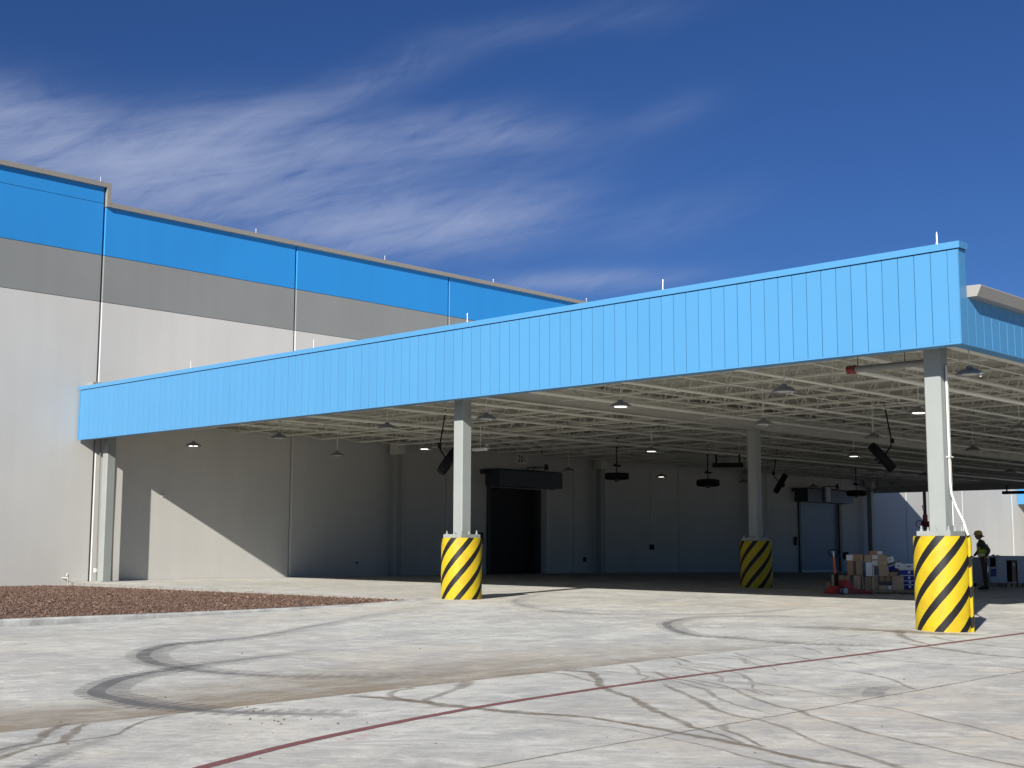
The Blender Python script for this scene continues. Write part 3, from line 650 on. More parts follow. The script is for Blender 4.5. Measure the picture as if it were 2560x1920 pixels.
# rib panel: flat pan with small returns at each side so seams read as grooves
pm_.prism([(g2, .05), (g2, .004), (g2 + .004, 0), (SP - g2 - .004, 0), (SP - g2, .004), (SP - g2, .05)], 'z', ZB + .03, hh)
pmesh = pm_.mesh('fascia_panel', BLUE)
x = XC - .199
first = MB().prism([(g2 - .0, .05), (g2, 0), (.186, 0), (.186, .05)], 'z', ZB + .03, hh).mesh('fascia_panel', BLUE)
o = link('fascia_panel', first, fascia); o.location = (x, YF, 0)
while x - SP > XW + .06:
    x -= SP; o = link('fascia_panel', pmesh, fascia); o.location = (x, YF + random.uniform(0, .0015), 0)
lastw = x - (XW + .06)
o = link('fascia_panel', MB().prism([(0, .05), (0, 0), (lastw - g2, 0), (lastw - g2, .05)], 'z', ZB + .03, hh).mesh('fascia_panel', BLUE), fascia); o.location = (XW + .06, YF, 0)
# base trim, coping, corner return
MB().prism([(YF - .006, ZB), (YF - .006, ZB + .028), (21.16, ZB + .028), (21.16, ZB)], 'x', XW + .055, XC + .004).obj('base_trim', BLUE2, fascia)
c = MB()
for (a, b) in ((XW + .05, -34.2), (-34.194, -28.1), (-28.094, -22.0), (-21.994, -15.9), (-15.894, XC + .035)):
    c.prism([(YF - .035, ZK), (YF - .035, ZT - .01), (YF - .03, ZT), (21.19, ZT + .012), (21.19, ZK), (21.16, ZK), (21.16, ZT - .05), (YF - .01, ZT - .05), (YF - .01, ZK)], 'x', a, b)
c.box(XC + .0355, XC + .040, YF - .034, 21.189, ZK + .001, ZT - .001); c.obj('coping', BLUE2, fascia)
MB().box(XC - .0095, XC + .003, YF - .001, 21.158, ZB + .03, ZK - .002).obj('corner_return', BLUE, fascia)
# side fascia
ZS = 5.845
sf_ = MB(); sf_.box(XC - .26, XC - .052, 21.17, YB - .02, ZB + .03, ZS + .19)
side = sf_.obj('side_fascia', BLUE, can)
SPY = .3155
sm = MB().prism([(-.05, g2), (-.004, g2), (0, g2 + .004), (0, SPY - g2 - .004), (-.004, SPY - g2), (-.05, SPY - g2)], 'z', ZB + .03, ZS).mesh('fascia_panel', BLUE)
y = 21.165
while y + SPY < YB - .02:
    o = link('fascia_panel', sm, side); o.location = (XC + random.uniform(-.0015, 0), y, 0); o.rotation_euler = (0, 0, random.uniform(-.004, .004)); y += SPY
MB().box(XC - .25, XC + .005, 21.165, YB - .03, ZB, ZB + .028).obj('base_trim', BLUE2, side)
gt = MB()
yy0 = 21.19
while yy0 < YB:
    yy1 = min(yy0 + 6.1, YB); gt.prism([(XC - .1, ZS), (XC + .17, ZS), (XC + .25, ZS + .17), (XC + .24, ZS + .19), (XC - .1, ZS + .2)], 'y', yy0, yy1 - .005); yy0 += 6.1
gt.obj('gutter', GTRIM, side)
# back fascia
bf = MB(); bf.box(XW + .06, XC - .01, YB - .25, YB - .05, 4.93, ZK + .02); back = bf.obj('back_fascia', BLUE, can)
bm_ = MB().prism([(g2, 0), (SP - g2, 0), (SP - g2, .048), (g2, .048)], 'z', 4.93, hh).mesh('fascia_panel', BLUE)
x = XC - .02
while x - SP > XW + .06: x -= SP; o = link('fascia_panel', bm_, back); o.location = (x, YB - .048, 0)
MB().box(XW + .06, XC - .3, YB - .29, YB - .252, 4.925, 5.93).obj('liner', DECK, back)
MB().box(XW + .05, XC + .03, YB - .27, YB + .03, ZK + .022, ZT).obj('coping', BLUE2, back)
# flashing where the canopy roof meets the wall
fl = MB(); fl.box(XW + .004, XW + .30, 21.26, 72.9, 6.0, 6.82); fl.prism([(XW + .004, 6.824), (XW + .36, 6.824), (XW + .36, 6.93), (XW + .33, 6.95), (XW + .004, 6.97)], 'y', 21.22, 73.0); fl.obj('wall_flashing', GTRIM, can)
# corrugated deck, flutes along y
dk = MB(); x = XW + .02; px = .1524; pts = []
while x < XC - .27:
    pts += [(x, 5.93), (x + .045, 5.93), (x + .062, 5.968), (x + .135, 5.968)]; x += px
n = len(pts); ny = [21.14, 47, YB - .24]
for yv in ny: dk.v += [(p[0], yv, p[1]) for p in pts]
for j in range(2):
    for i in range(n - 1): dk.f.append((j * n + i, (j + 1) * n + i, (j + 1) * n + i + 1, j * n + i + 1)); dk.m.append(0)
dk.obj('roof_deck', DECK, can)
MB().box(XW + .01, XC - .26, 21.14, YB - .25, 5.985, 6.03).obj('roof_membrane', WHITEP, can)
# girders and edge beams (wide flange sections)
def wbeam(a, b, axis, c, z0, h, fw=.22, name='girder'):
    t_ = .018; p = [(c - fw / 2, z0), (c + fw / 2, z0), (c + fw / 2, z0 + t_), (c + .008, z0 + t_), (c + .008, z0 + h - t_), (c + fw / 2, z0 + h - t_), (c + fw / 2, z0 + h), (c - fw / 2, z0 + h), (c - fw / 2, z0 + h - t_), (c - .008, z0 + h - t_), (c - .008, z0 + t_), (c - fw / 2, z0 + t_)]
    return MB().prism(p, axis, a, b).obj(name, STEEL, can)
CY = [21.82, 34.3, 46.8, 59.3, 71.9]; CXS = [-39.39, -22.68, -10.6]
for cx in CXS[1:]: wbeam(21.5, 72.4, 'y', cx, 5.22, .60)
wbeam(21.5, 72.4, 'y', -39.72, 5.735, .18, .16, 'wall_ledger')
for cy in CY: MB().box(-39.6, -39.15, cy - .2, cy + .2, 5.219, 5.73).obj('column_head', STEEL, can)
for cy in (21.60, 72.2): wbeam(-39.0, -22.80, 'x', cy, 5.27, .5, .18, 'edge_beam'); wbeam(-22.56, -10.72, 'x', cy, 5.27, .5, .18, 'edge_beam')
# bar joists along x
def joist(x0, x1, e0=.6, e1=.6):
    m = MB(); zt, zb = 5.885, 5.38
    for q in (-.045, .005): m.box(x0, x1, q, q + .04, zt - .045, zt + .04); m.box(x0 + e0, x1 - e1, q, q + .04, zb, zb + .045)
    n_ = int((x1 - x0 - e0 - e1) / .62); st = (x1 - x0 - e0 - e1) / n_
    for k in range(n_):
        a = x0 + e0 + k * st
        m.tube([(a, 0, zb + .02), (a + st / 2, 0, zt - .01)], .018, 4, False); m.tube([(a + st / 2, 0, zt - .01), (a + st, 0, zb + .02)], .018, 4, False)
    m.tube([(x0, 0, zt - .03), (x0 + e0, 0, zb + .02)], .018, 4, False); m.tube([(x1, 0, zt - .03), (x1 - e1, 0, zb + .02)], .018, 4, False)
    return m.mesh('bar_joist', STEEL)
j1, j2 = joist(-39.75, -22.80, 2.4, .6), joist(-22.56, -10.72)
for b0, b1 in zip(CY, CY[1:]):
    for k in range(0 if b0 > 30 else 1, 7):
        yv = b0 + (b1 - b0) * k / 7
        for jm in (j1, j2): o = link('bar_joist', jm, can); o.location = (0, yv, 0)
# bridging angles along y
for xb in (-33.2, -29.4, -26.8, -19.6, -16.4, -13.4):
    MB().box(xb, xb + .03, 21.9, 72.0, 5.345, 5.378).obj('bridging', STEEL, can)

# sprinkler pipes and conduits
def ypipe(xp, z, r, lab, name, grp, hang=True):
    t = thing(name, lab, 'pipe', (xp, 21.35, z), 0, grp)
    MB().tube([(0, 0, 0), (0, 51.0, 0)], r, 8).obj('pipe', PIPE, t, True)
    if hang:
        m = MB()
        for k in range(14): m.tube([(0, 1.6 + 3.6 * k, r), (0, 1.6 + 3.6 * k, 5.93 - z)], .009, 4, False)
        m.obj('hangers', PIPE, t)['kind'] = 'stuff'
        m = MB().lathe([(r + .004, -.05), (r + .018, -.045), (r + .018, .045), (r + .004, .05)], (0, 0, 0), 10, 0, 'y').mesh('coupling', PIPE)
        hd = MB().tube([(0, 0, -r), (0, 0, -r - .05)], .014, 6).add([(-.03, -.03, -r - .055), (.03, -.03, -r - .055), (.03, .03, -r - .055), (-.03, .03, -r - .055)], [(0, 1, 2, 3)]).mesh('sprinkler_head', PIPE)
        for k in range(8): o = link('coupling', m, t); o.location = (0, 3.2 + 6.4 * k, 0)
        for k in range(16): o = link('sprinkler_head', hd, t); o.location = (0, 1.9 + 3.2 * k, 0)
PZ = {-38.3: 5.80, -35.6: 5.70, -32.6: 5.42}
for k, xp in enumerate((-38.3, -35.6, -32.6, -29.6, -26.6, -23.9, -21.2, -18.3, -15.4, -12.5)):
    ypipe(xp, PZ.get(xp, 5.26 if k % 2 else 5.29), .04 if k % 3 else .052, 'long white sprinkler pipe slung beneath the canopy joists', 'sprinkler_pipe', 'sprinkler pipes under the canopy')
for xp in (-33.9, -30.5, -25.8, -20.4, -17.2, -14.0, -11.6): ypipe(xp, 5.335, .014, 'thin white electrical conduit run under the canopy joists', 'conduit_run', 'conduits under the canopy', False)
for k in range(16):
    yv = 24.3 + 3.1 * k; t = thing('cross_conduit', 'thin white conduit crossing beneath the canopy joists', 'conduit', (-34.4, yv, 5.315), 0, 'cross conduits under the canopy')
    MB().tube([(0, 0, 0), (3 + 3 * (k % 3), 0, 0), (11.4, 0, .02)], .013, 6).obj('run', PIPE, t); MB().box(11.35, 11.5, -.05, .05, -.03, .07).obj('box', PIPE, t)
    if k % 2 == 0:
        t = thing('cross_conduit', 'thin white conduit crossing beneath the canopy joists', 'conduit', (-22.3, yv + .6, 5.315), 0, 'cross conduits under the canopy')
        MB().tube([(0, 0, 0), (11.2, 0, 0)], .013, 6).obj('run', PIPE, t); MB().box(11.15, 11.3, -.05, .05, -.03, .07).obj('box', PIPE, t)
t = thing('sprinkler_header', 'grey header pipe with a red coupling beside the corner column', 'pipe', (-12.4, 22.05, 4.93))
MB().tube([(0, 0, 0), (1.62, 0, 0)], .06, 12).obj('pipe', mat('pipe_grey', (.2, .2, .195), .5, .05, 3), t, True)
MB().tube([(0, .06, 0), (0, 9, 0)], .055, 12).obj('branch', PIPE, t, True)
m = MB().lathe([(.062, -.09), (.085, -.08), (.085, -.02), (.075, -.01), (.075, .03), (.085, .04), (.085, .08), (.062, .09)], (.02, 0, 0), 14, 0, 'x'); m.tube([(0, 0, 0), (0, .10, 0)], .075, 12); m.obj('coupling', REDV, t)
m = MB(); m.tube([(.15, 0, .06), (.15, 0, .98)], .008, 5); m.tube([(1.1, 0, .06), (1.1, 0, .98)], .008, 5); m.obj('hangers', DARK, t)

# pendant lamps
def lamp(lit):
    t = thing('pendant_lamp', '', 'lamp', (0, 0, 4.66), 0, 'pendant lamps under the canopy'); 
    MB().lathe([(.001, .15), (.05, .15), (.06, .11), (.12, .09), (.2, .05), (.245, .0), (.25, -.015), (.235, -.015), (.225, .0), (.001, .0)], n=20).obj('shade', LAMPG, t, True)
    MB().lathe([(.001, -.012), (.125, -.012), (.14, .0)], n=20).obj('lens', LIT if lit else UNLIT, t)
    MB().tube([(0, 0, .14), (0, 0, 1.28)], .012, 6).obj('stem', PIPE, t)
    MB().tube([(.2, 0, -.01), (.2, 0, -.06)], .02, 6).obj('sensor', PIPE, t)
    return t
lu, ll = lamp(False), lamp(True); usedu = usedl = False
lu['label'] = 'unlit grey pendant lamp hanging on a rod below the canopy joists'; ll['label'] = 'lit pendant lamp glowing white on a rod below the canopy joists'
LX = [-35.0, -30.6, -25.9, -22.25, -18.1, -13.95, -10.15]; LY = [22.2, 27.8, 33.3, 39.6, 45.7, 52.0, 58.2, 64.5]
LITLAB = {(0, 0): 'lit pendant lamp hanging in front of the wall above the sunlit wedge', (1, 1): 'lit pendant lamp hanging just left of the middle column', (4, 0): 'lit pendant lamp just inside the blue fascia, midway between the front columns',
          (5, 1): 'lit pendant lamp hanging close beside the corner column shaft', (2, 2): 'lit pendant lamp hanging between two flat fans, well inside the canopy', (3, 3): 'lit pendant lamp hanging left of the steeply tilted fan by the corner column', (0, 4): 'lit pendant lamp low before the dark back wall, above its thin white conduit',
          (6, 0): 'unlit grey pendant lamp under the canopy corner, right of the corner column', (3, 0): 'unlit grey pendant lamp right beside the head of the middle column'}
litset = {(0, 0), (1, 1), (4, 0), (5, 1), (2, 2), (3, 3), (0, 4)}
skip = {(3, 1), (2, 1), (6, 1), (6, 2), (6, 3), (6, 4), (6, 5), (6, 6), (6, 7), (1, 2), (3, 2), (0, 2), (1, 3), (2, 3), (2, 4), (3, 4), (1, 5), (2, 6), (3, 6), (1, 7)}
for i, x in enumerate(LX):
    for j, y in enumerate(LY):
        if (i, j) in skip: continue
        if (i, j) in litset:
            o = copy_tree(ll) if usedl else ll; usedl = True
        else:
            o = copy_tree(lu) if usedu else lu; usedu = True
        if (i, j) in LITLAB: o['label'] = LITLAB[(i, j)]
        o.location = (x, y, 4.66); o.rotation_euler = (0, 0, random.uniform(-.6, .2))

# ------------------------------------------------------------------ columns and striped pedestals
PR = .485
def stripes():
    m = bpy.data.materials.new('hazard_stripes'); m.use_nodes = True; t = m.node_tree; b = t.nodes['Principled BSDF']; b.inputs['Roughness'].default_value = .55; b.inputs['Specular IOR Level'].default_value = .25
    tc = t.nodes.new('ShaderNodeTexCoord'); s = t.nodes.new('ShaderNodeSeparateXYZ'); t.links.new(tc.outputs['Object'], s.inputs[0])
    def mt(op, a, b_=0.0):
        n = t.nodes.new('ShaderNodeMath'); n.operation = op
        for i, v in enumerate((a, b_)):
            if isinstance(v, float): n.inputs[i].default_value = v
            else: t.links.new(v, n.inputs[i])
        return n.outputs[0]
    th = mt('MULTIPLY', mt('ARCTAN2', s.outputs[1], s.outputs[0]), 7 / (2 * math.pi))
    zz = mt('MULTIPLY', s.outputs[2], 7 / (2 * math.pi) / (1.17 * PR))
    nz = t.nodes.new('ShaderNodeTexNoise'); nz.inputs['Scale'].default_value = 9; nz.inputs['Detail'].default_value = 3; t.links.new(tc.outputs['Object'], nz.inputs['Vector'])
    wob = mt('MULTIPLY', mt('SUBTRACT', nz.outputs['Fac'], .5), .035)
    fr = mt('FRACT', mt('ADD', mt('ADD', mt('SUBTRACT', th, zz), 100.1825), wob))
    bk = mt('LESS_THAN', fr, .365)
    n2 = t.nodes.new('ShaderNodeTexNoise'); n2.inputs['Scale'].default_value = 5; n2.inputs['Detail'].default_value = 7; t.links.new(tc.outputs['Object'], n2.inputs['Vector'])
    yr = t.nodes.new('ShaderNodeMapRange'); yr.inputs['From Min'].default_value = .45; yr.inputs['From Max'].default_value = .75; t.links.new(n2.outputs['Fac'], yr.inputs['Value'])
    y = t.nodes.new('ShaderNodeMix'); y.data_type = 'RGBA'; t.links.new(yr.outputs[0], y.inputs['Factor']); y.inputs['A'].default_value = (.455, .350, .012, 1); y.inputs['B'].default_value = (.43, .262, .015, 1)
    mp = t.nodes.new('ShaderNodeMapping'); mp.inputs['Scale'].default_value = (2.5, 2.5, 11); t.links.new(tc.outputs['Object'], mp.inputs['Vector'])
    n3 = t.nodes.new('ShaderNodeTexNoise'); n3.inputs['Scale'].default_value = 1; n3.inputs['Detail'].default_value = 8; n3.inputs['Roughness'].default_value = .7; t.links.new(mp.outputs[0], n3.inputs['Vector'])
    sr = t.nodes.new('ShaderNodeMapRange'); sr.inputs['From Min'].default_value = .62; sr.inputs['From Max'].default_value = .72; sr.inputs['To Max'].default_value = .45; t.links.new(n3.outputs['Fac'], sr.inputs['Value'])
    zr = t.nodes.new('ShaderNodeMapRange'); zr.inputs['From Min'].default_value = .75; zr.inputs['From Max'].default_value = .1; t.links.new(s.outputs[2], zr.inputs['Value'])
    y2 = t.nodes.new('ShaderNodeMix'); y2.data_type = 'RGBA'; t.links.new(mt('MULTIPLY', sr.outputs[0], zr.outputs[0]), y2.inputs['Factor']); t.links.new(y.outputs['Result'], y2.inputs['A']); y2.inputs['B'].default_value = (.12, .085, .03, 1); y = y2
    x = t.nodes.new('ShaderNodeMix'); x.data_type = 'RGBA'; t.links.new(bk, x.inputs['Factor']); t.links.new(y.outputs['Result'], x.inputs['A']); x.inputs['B'].default_value = (.009, .009, .010, 1)
    t.links.new(x.outputs['Result'], b.inputs['Base Color'])
    bp = t.nodes.new('ShaderNodeBump'); bp.inputs['Strength'].default_value = .12; bp.inputs['Distance'].default_value = .01; t.links.new(n2.outputs['Fac'], bp.inputs['Height']); t.links.new(bp.outputs[0], b.inputs['Normal'])
    return m
STR = stripes()
def column(cx, cy, label, ped=True, phase=0.0, bolt=True):
    zb = gz(cx, cy)
    t = thing('steel_column', label, 'column', (cx, cy, zb), 0, 'steel columns under the canopy')
    top = 5.218 - zb; hw = .155
    z0 = 1.815 - zb + .085 if ped else .02
    m = MB(); q = .02
    m.prism([(-hw, -hw + q), (-hw + q, -hw), (hw - q, -hw), (hw, -hw + q), (hw, hw - q), (hw - q, hw), (-hw + q, hw), (-hw, hw - q)], 'z', z0, top); m.obj('shaft', COLM, t)
    MB().box(-.22, .22, -.22, .22, top - .03, top - .001).obj('cap_plate', COLM, t)
    pl = .31 if ped else .24
    if ped:
        pz = 1.815 - zb
        pd = MB()
        pd.lathe([(.001, -.3), (PR, -.3), (PR, pz - .022), (PR - .006, pz - .006), (PR - .022, pz), (.001, pz)], n=64)
        ob = pd.obj('pedestal', STR, t, True); ob.rotation_euler = (0, 0, phase)
        MB().box(-pl, pl, -pl, pl, pz + .001, pz + .084).obj('base_plate', COLM, t)
        bt = MB(); bt.lathe([(.001, 0), (.036, 0), (.036, .008), (.026, .008), (.026, .035), (.016, .036), (.016, .085), (.001, .09)], n=8)
        bmesh_ = bt.mesh('anchor_bolt', COLM)
        for (bx, by) in ((-.25, -.25), (0, -.25), (.25, -.25), (-.25, 0), (.25, 0), (-.25, .25), (0, .25), (.25, .25)):
            o = link('anchor_bolt', bmesh_, t); o.location = (bx, by, pz + .085); o.scale = (1, 1, random.uniform(.8, 1.2))
    else:
        MB().box(-pl, pl, -pl, pl, -.02, .02).obj('base_plate', COLM, t)
    return t
def phase_for(cx, cy, deg_at_top):
    """turn the pedestal so that a black stripe's middle meets the top edge deg to the right of the camera-facing point"""
    zb = gz(cx, cy); pz = 1.815 - zb; facing = math.atan2(-cy, -cx)
    # local stripe middle: 7/(2pi)*(th - z/(1.17R)) + .155 = .155 -> th = z/(1.17 R)
    return facing + R(deg_at_top) - pz / (1.17 * PR)
column(-22.68, 21.82, 'grey column on a striped pedestal, at the tip of the gravel bed', True, phase_for(-22.68, 21.82, 28.6))
cr = column(-10.6, 21.82, 'grey corner column on a striped pedestal with a white conduit bent down its side', True, phase_for(-10.6, 21.82, -3))
column(-22.68, 34.3, 'grey column on a striped pedestal standing wholly in the canopy shade', True, phase_for(-22.68, 34.3, 0))
column(-22.68, 46.8, 'grey column on a striped pedestal beside the red valve riser', True, phase_for(-22.68, 46.8, 10))
column(-39.39, 21.82, 'plain grey column beside the sunlit wall under the fascia end', False)
column(-39.39, 34.3, 'plain grey column against the wall, left of door 201', False)
column(-39.39, 46.8, 'plain grey column against the wall, right of door 201', False)
column(-39.39, 59.3, 'plain grey column against the dark wall before the closed slatted door', False)
column(-39.39, 71.9, 'plain dark column against the wall at the far open side', False)
for cx, cy in ((-10.6, 34.3), (-10.6, 46.8), (-10.6, 59.3), (-10.6, 71.9), (-22.68, 59.3), (-22.68, 71.9)):
    column(cx, cy, 'grey column on a striped pedestal along the open canopy side', True, phase_for(cx, cy, 20))
# conduit of the corner column: down the shaft, out and down the pedestal
zb = gz(-10.6, 21.82); pz = 1.815 - zb
hx = .185
MB().tube([(hx, .02, 4.8 - zb), (hx, .02, 3.05), (hx, .02, 2.55), (hx + .015, .018, 2.35), (hx + .1, .0, 2.12), (hx + .24, -.03, 1.86), (hx + .30, -.05, pz + .06), (.515, -.06, pz + .005)], .021, 10).obj('conduit', PIPE, cr, True)
MB().tube([(hx - .012, .10, 4.6 - zb), (hx - .012, .10, 1.80)], .009, 8).obj('cable', PIPE, cr)
lo = MB().tube([(.515, -.06, pz + .006), (.523, -.06, pz - .1), (.523, -.06, -.05)], .03, 10).obj('conduit_lower', STR, cr, True)
# stripes follow the pedestal's own turn: move the mesh into the pedestal frame
ph = phase_for(-10.6, 21.82, -3)
lo.data.transform(Matrix.Rotation(-ph, 4, 'Z')); lo.rotation_euler = (0, 0, ph)
m = MB().box(.157, .216, -.03, .12, 2.98, 3.005); m.obj('clamp', PIPE, cr)
# downpipe and conduit on the wall column
t = thing('wall_downpipe', 'slim grey pipe running down beside the wall column', 'pipe', (-39.62, 21.62, gz(-39.6, 21.6)))
MB().tube([(-.02, .05, .0), (-.02, .03, 2.0), (0, 0, 4.0), (0, 0, 4.95)], .018, 8).obj('pipe', SEAL, t); MB().box(-.06, .06, -.03, .03, .3, .42).obj('box', PIPE, t)

# red valve riser by the far column
t = thing('valve_riser', 'red fire valve on a dark riser pipe behind the corner column', 'valve', (-23.22, 46.5, gz(-23, 46.6)))
MB().tube([(0, 0, 0), (0, 0, 3.3)], .06, 10).obj('riser', DARK, t, True)
m = MB(); m.tube([(-.1, -.1, 2.1), (.12, .1, 2.1)], .11, 10); m.tube([(0, 0, 2.0), (0, 0, 2.45)], .09, 10); m.obj('valve_body', REDV, t)
m = MB().lathe([(.12, -.015), (.15, 0), (.12, .015)], (0, 0, 0), 16); o = m.obj('handwheel', REDV, t); o.location = (-.16, -.14, 2.1); o.rotation_euler = (R(90), 0, R(40))
MB().tube([(0, 0, 2.5), (-.05, -.04, 2.8)], .05, 8).obj('gauge', WHITEP, t); MB().tube([(-.02, 0, 1.95), (.1, .03, 1.7)], .05, 8).obj('drain', PIPE, t)

# ------------------------------------------------------------------ fans and heaters slung from the ceiling
def fan(loc, rz, tilt, label):
    t = thing('drum_fan', label, 'fan', loc, rz, 'black fans under the canopy')
    def ro(o): o.rotation_euler = (tilt, 0, 0); return o
    ro(MB().lathe([(.43, -.10), (.46, -.08), (.46, .08), (.43, .10), (.42, .08), (.42, -.08), (.43, -.10)], n=28).obj('shroud', BLACKP, t, True))
    cg = MB()
    for z in (-.11, .11):
        for r in (.12, .25, .36, .44):
            cg.tube([(r * math.cos(a * math.pi / 8), r * math.sin(a * math.pi / 8), z) for a in range(17)], .006, 4, False)
        for k in range(12): a = k * math.pi / 6; cg.tube([(.05 * math.cos(a), .05 * math.sin(a), z), (.45 * math.cos(a), .45 * math.sin(a), z)], .006, 4, False)
    ro(cg.obj('cage', BLACKP, t))
    bl_ = MB()
    for k in range(4):
        a = k * math.pi / 2; c_, s_ = math.cos(a), math.sin(a)
        def q(x, y, z): return (x * c_ - y * s_, x * s_ + y * c_, z)
        bl_.add([q(.06, -.05, .03), (q(.38, -.12, .06)), q(.39, .08, -.05), q(.06, .05, -.03)], [(0, 1, 2, 3)])
    ro(bl_.obj('blades', DARK, t)); ro(MB().lathe([(.001, -.2), (.09, -.2), (.09, .06), (.001, .07)], n=12).obj('motor', DARK, t, True))
    MB().tube([(0, 0, -.05), (.0, .25, .3), (0, .25, .55), (0, .1, 1.5)], .022, 6).obj('bracket', BLACKP, t)
    m = MB(); m.tube([(-.15, .25, .42), (.15, .25, .42)], .03, 6); m.tube([(-.1, .3, .5), (.12, .3, .38)], .03, 6); m.obj('swivel', BLACKP, t)
    return t
va = lambda x, y: math.atan2(-x, y)     # bearing of the spot from the open front
fan((-27.67, 26.08, 4.08), R(43 + 90), R(-55), 'black drum fan tilted steeply, half hidden behind the middle column')
fan((-17.65, 32.94, 4.08), R(28 - 90), R(-50), 'black drum fan tilted steeply, between the shaded pedestal and the corner column')
fan((-31.85, 38.81, 4.29), R(40), R(-1), 'black drum fan tipped nearly flat, right of door 201')
fan((-30.55, 42.9, 4.15), R(36), R(-3), 'black drum fan tipped nearly flat, left of the shaded column')
fan((-30.67, 48.34, 4.33), R(32 + 90), R(-60), 'black drum fan tilted steeply, right of the shaded column')
fan((-31.41, 56.05, 4.18), R(30), R(-2), 'black drum fan tipped nearly flat, by the closed slatted door')
def heater(loc, rz, ln_, label):
    t = thing('hanging_heater', label, 'heater', loc, rz, 'black heaters under the canopy')
    MB().prism([(-.12, 0), (.12, 0), (.08, .14), (-.08, .14)], 'x', -ln_ / 2, ln_ / 2).obj('body', BLACKP, t)
    for s in (-1, 1): MB().box(s * ln_ * .38 - .03, s * ln_ * .38 + .03, -.02, .02, .141, .42).obj('hanger', BLACKP, t); MB().tube([(s * ln_ * .38, 0, .42), (s * ln_ * .38, 0, 1.7)], .006, 5).obj('rod', PIPE, t)
heater((-24.83, 34.4 + 1.6, 4.23), R(30), 1.0, 'black bar heater hung on two rods above the shaded wall')
heater((-24.9, 59.24, 4.08), R(8), 1.6, 'long black bar heater hung before the far sunlit wall')
t = thing('camera_dome', 'white wireless unit on the ceiling behind the middle column', 'access point', (-26.9, 26.6, 4.36))
MB().prism([(-.24, -.1), (.24, -.1), (.28, 0), (.2, .09), (-.2, .09), (-.28, 0)], 'z', 0, .07).obj('case', WHITEP, t); MB().tube([(.1, 0, .07), (.3, 0, .16), (.36, 0, .05), (.25, 0, .02)], .012, 6).obj('cable', WHITEP, t); MB().tube([(0, 0, .07), (0, 0, .75)], .012, 6).obj('stem', PIPE, t)

# ------------------------------------------------------------------ far canopy along the same wall
fc_ = thing('far_canopy', 'second sky blue canopy farther along the warehouse wall', 'canopy', (-25, 94.2, 0))
fx0, fx1 = XW + .06 + 25, 15
MB().box(fx0, fx1, .055, .3, 4.80, 6.6).obj('fascia', BLUE, fc_)
pm2 = MB().box(.005, .61 - .005, 0, .05, 4.80, 6.45).mesh('fascia_panel', BLUE); x = fx0
fpar = fc_.children[0]
while x + .61 < fx1: o = link('fascia_panel', pm2, fpar); o.location = (x, 0, 0); x += .61
MB().box(fx0, fx1, -.03, .32, 6.452, 6.6).obj('coping', BLUE2, fc_); MB().box(fx0, fx1, .3, 30, 5.7, 6.0).obj('roof', DECK, fc_)
for x in (.8 + fx0, 2.3, 14): MB().box(x - .15, x + .15, .8, 1.1, -.1, 5.7).obj('post', COLM, fc_)

# ------------------------------------------------------------------ boxes on pallets
VB = Vector((-.485, .874, 0)); 
PO = (-18.85, 31.86)                        # left front corner of the load
PA = math.atan2(.485, .874)                 # load stands square to the yard diagonal
zf = gz(-18.2, 32.6)
def pallet(lx, ly, label, w_=1.2, d_=1.0):
    ca, sa = math.cos(PA), math.sin(PA); X = PO[0] + lx * ca - ly * sa; Y = PO[1] + lx * sa + ly * ca
    t = thing('pallet', label, 'pallet', (X, Y, gz(X, Y)), PA, 'wooden pallets under the canopy')
    dkb = MB().box(0, w_, 0, .1, .095, .115).mesh('deck_board', WOOD); st = MB().box(0, .06, 0, d_, .02, .094).mesh('stringer', WOOD); bb = MB().box(0, w_, 0, .1, .001, .019).mesh('bottom_board', WOOD)
    for k in range(7): o = link('deck_board', dkb, t); o.location = (0, k * (d_ - .1) / 6, 0)
    for k in range(3): o = link('stringer', st, t); o.location = (k * (w_ - .06) / 2, 0, 0)
    for k in range(3): o = link('bottom_board', bb, t); o.location = (0, k * (d_ - .1) / 2, 0)
    return t
pallet(-.05, .0, 'wooden pallet under the left cartons behind the red pallet jack'); pallet(1.19, .0, 'wooden pallet under the blue totes and the pale cartons', 1.25)
rb = random.Random(11)
def carton(lx0, lx1, z0, z1, ly, d_, m, label, lab=None, tape=None, tilt=0, cat='box', flap=None):
    ca, sa = math.cos(PA), math.sin(PA); cx = (lx0 + lx1) / 2; X = PO[0] + cx * ca - ly * sa; Y = PO[1] + cx * sa + ly * ca; w_ = (lx1 - lx0) / 2; h = z1 - z0
    t = thing('carton', label, cat, (X, Y, zf + z0), PA + rb.uniform(-.05, .05), 'cartons on the pallets')
    b = MB(); e = .004
    b.prism([(-w_ + e, 0), (w_ - e, 0), (w_, e), (w_, d_ - e), (w_ - e, d_), (-w_ + e, d_), (-w_, d_ - e), (-w_, e)], 'z', .001, h - .002); b.obj('body', m, t)
    MB().box(-.03, .03, -.002, d_ * .9, h - .0015, h).obj('top_tape', CARD2 if m is CARD else WHITEP, t)
    if lab: x0, x1, za, zb_ = lab; MB().box(-w_ + x0 * 2 * w_, -w_ + x1 * 2 * w_, -.004, -.001, za * h, zb_ * h).obj('paper_label', WHITEP, t)
    if tape: x0, x1 = tape; MB().box(-w_ + x0 * 2 * w_, -w_ + x1 * 2 * w_, -.004, -.001, .01, h - .01).obj('strap', TAPE, t)
    if tilt: t.rotation_euler = (0, tilt, PA)
    return t
K = .001366
def rc(x0, x1, yt, yb): return ((x0 - 200) * K, (x1 - 200) * K, max((1460 - yb) * K, .118), (1460 - yt) * K)
